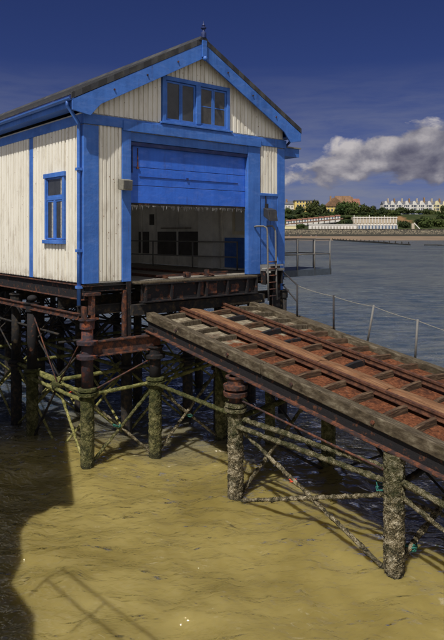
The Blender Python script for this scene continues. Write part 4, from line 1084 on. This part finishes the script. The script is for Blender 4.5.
# people on the far beach
def person(x, y, z, top, lab, pose=0):
    T = far_thing('person', lab, 'person', x, y, z)
    mb = MB()
    for s in (-1, 1): mb.tube([(x+s*.14, y, z), (x+s*.12, y, z+.45), (x+s*.09, y, z+.88)], [.05, .07, .1], 7)
    mb.tube([(x, y, z+.82), (x, y, z+1.1), (x, y, z+1.38), (x, y, z+1.46), (x, y, z+1.52)], [.15, .14, .19, .08, .06], 9)
    mb.sphere((x, y, z+1.63), .11, 9, 7, (1, 1, 1.25))
    for s in (-1, 1): mb.tube([(x+s*.18, y, z+1.38), (x+s*.26, y, z+1.1), (x+s*.27, y-.05, z+.82)], [.055, .045, .03], 6)
    part(mb, 'body', 'skin', T, smooth=True)
    part(MB().lathe(x, y, [(z+.85, .17), (z+1.1, .16), (z+1.38, .215), (z+1.42, .12)], 10), 'shirt', top, T)
person(xat(289, 470), 470, -2.2, 'clothb', 'person in blue standing at the left end of the far beach')
person(xat(298, 469), 469, -2.4, 'clothb', 'person in dark blue on the far beach beside the one in red')
person(xat(301, 469), 469, -2.4, 'clothr', 'person in red on the far beach')
person(xat(311, 471), 471, -2.0, 'clothw', 'person in white by the foot of the sea wall')
person(xat(316, 470), 470, -2.2, 'clothb', 'person in blue on the far beach near the groyne')

# ------------------------------------------------------------------ world, sun, camera
wd = bpy.data.worlds.new('World'); S.world = wd; wd.use_nodes = True
nt = wd.node_tree; N_ = nt.nodes; L_ = nt.links; N_.clear()
sky = N_.new('ShaderNodeTexSky'); sky.sky_type = 'NISHITA'; sky.sun_disc = False
sky.sun_elevation = SUN_EL; sky.sun_rotation = math.atan2(SUNDIR.x, SUNDIR.y) % (2*PI)
sky.altitude = 600; sky.air_density = .8; sky.dust_density = .3; sky.ozone_density = 6.0
class WN(NT):
    def __init__(s): s.t = nt; s.n = N_; s.l = L_; s.co = None
w = WN()
tc = N_.new('ShaderNodeTexCoord').outputs['Generated']
sx, sy, sz = w.sep(tc)
hor = w.math('SQRT', w.math('ADD', w.math('MULTIPLY', sx, sx), w.math('MULTIPLY', sy, sy)))
az = w.math('ARCTAN2', sx, sy); el = w.math('DIVIDE', sz, w.math('MAXIMUM', hor, .01))
cb = N_.new('ShaderNodeCombineXYZ'); L_.new(az, cb.inputs[0]); L_.new(w.math('MULTIPLY', el, 1.5), cb.inputs[1])
def cloud_noise(dx, dy):
    mp = N_.new('ShaderNodeMapping'); L_.new(cb.outputs[0], mp.inputs[0]); mp.inputs['Location'].default_value = (dx+.37, dy, 2.4)
    a = w.noise(10, 10, .58, mp.outputs[0], .3)
    wb = N_.new('ShaderNodeVectorMath'); wb.operation = 'MULTIPLY_ADD'
    nn = N_.new('ShaderNodeTexNoise'); nn.inputs['Scale'].default_value = 26; nn.inputs['Detail'].default_value = 5; L_.new(mp.outputs[0], nn.inputs['Vector'])
    L_.new(nn.outputs['Color'], wb.inputs[0]); wb.inputs[1].default_value = (.035, .035, 0); L_.new(mp.outputs[0], wb.inputs[2])
    v = N_.new('ShaderNodeTexVoronoi'); v.feature = 'SMOOTH_F1'; v.inputs['Scale'].default_value = 24; v.inputs['Smoothness'].default_value = .5; L_.new(wb.outputs[0], v.inputs['Vector'])
    return w.math('ADD', w.math('MULTIPLY', a, .85), w.math('MULTIPLY', w.math('SUBTRACT', .75, v.outputs['Distance']), .20))
azr = w.math('MINIMUM', az, .285)
top = w.math('ADD', w.math('MULTIPLY', azr, .40), .066)
top = w.math('SUBTRACT', top, w.math('MULTIPLY', w.math('MAXIMUM', w.math('SUBTRACT', .10, az), 0), 1.2))
env = w.math('MULTIPLY', w.math('SUBTRACT', top, el), 6.5)
env = w.math('MINIMUM', env, .26)
env = w.math('MINIMUM', env, w.math('MULTIPLY', w.math('SUBTRACT', el, .078), 7.0))
n0 = cloud_noise(0, 0); n1_ = cloud_noise(.010, -.022)
mask = w.ramp(w.math('ADD', n0, env), [(.475, (0,)*3), (.56, (1,)*3)])
lit = w.math('ADD', w.math('MULTIPLY', w.math('SUBTRACT', n0, n1_), 2.0), .50)
# undersides stay grey, tops catch the sun
lit = w.math('ADD', lit, w.math('MULTIPLY', w.math('SUBTRACT', el, w.math('SUBTRACT', top, .050)), 6.0), clamp=True)
ccol = w.ramp(lit, [(.15, (.105, .105, .155)), (.45, (.205, .20, .245)), (.9, (.50, .47, .48))])
mp = N_.new('ShaderNodeMapping'); L_.new(cb.outputs[0], mp.inputs[0]); mp.inputs['Scale'].default_value = (1, 4, 1)
stn = w.noise(8, 7, .62, mp.outputs[0], .35)
stm = w.math('MULTIPLY', w.ramp(stn, [(.33, (.35,)*3), (.60, (1,)*3)]), w.ramp(el, [(.0, (.95,)*3), (.08, (.75,)*3), (.17, (.38,)*3), (.27, (0,)*3)]))
bg1 = N_.new('ShaderNodeBackground'); bg1.inputs[1].default_value = .06
tint = w.mix(1.0, sky.outputs[0], (.38, .375, .66), 'MULTIPLY')
L_.new(tint, bg1.inputs[0])
bg2 = N_.new('ShaderNodeBackground'); L_.new(ccol, bg2.inputs[0]); bg2.inputs[1].default_value = 1
bg3 = N_.new('ShaderNodeBackground'); bg3.inputs[0].default_value = (.20, .215, .285, 1)
m1 = N_.new('ShaderNodeMixShader'); L_.new(stm, m1.inputs[0]); L_.new(bg1.outputs[0], m1.inputs[1]); L_.new(bg3.outputs[0], m1.inputs[2])
m2_ = N_.new('ShaderNodeMixShader'); L_.new(mask, m2_.inputs[0]); L_.new(m1.outputs[0], m2_.inputs[1]); L_.new(bg2.outputs[0], m2_.inputs[2])
# unseen bright broken cloud, added behind the viewer to fill shaded walls and interior
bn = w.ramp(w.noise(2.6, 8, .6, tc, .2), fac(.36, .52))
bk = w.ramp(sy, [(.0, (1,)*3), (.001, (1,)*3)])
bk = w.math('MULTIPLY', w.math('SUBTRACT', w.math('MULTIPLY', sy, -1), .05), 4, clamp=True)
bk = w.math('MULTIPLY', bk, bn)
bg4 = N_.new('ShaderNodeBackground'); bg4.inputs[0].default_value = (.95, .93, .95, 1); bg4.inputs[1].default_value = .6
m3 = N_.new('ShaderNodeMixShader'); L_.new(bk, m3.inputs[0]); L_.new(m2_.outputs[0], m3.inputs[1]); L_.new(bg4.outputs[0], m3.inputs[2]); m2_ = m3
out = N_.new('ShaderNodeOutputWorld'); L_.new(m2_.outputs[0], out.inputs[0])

sd = bpy.data.lights.new('sun', 'SUN'); sd.energy = 4.9; sd.angle = math.radians(.7); sd.color = (1, .95, .86)
so = bpy.data.objects.new('sun', sd); COL.objects.link(so); so.rotation_euler = SUNDIR.to_track_quat('Z', 'Y').to_euler()
cd = bpy.data.cameras.new('camera'); co = bpy.data.objects.new('camera', cd); COL.objects.link(co); S.camera = co
cd.sensor_fit = 'VERTICAL'; cd.sensor_height = 36; cd.lens = 36*620/640; cd.shift_y = -87/640; cd.clip_end = 20000; cd.clip_start = .05
co.location = (0, 0, 1.15); co.rotation_euler = (PI/2, 0, 0)
S.view_settings.view_transform = 'Standard'; S.view_settings.look = 'None'; S.view_settings.exposure = 0; S.view_settings.gamma = 1
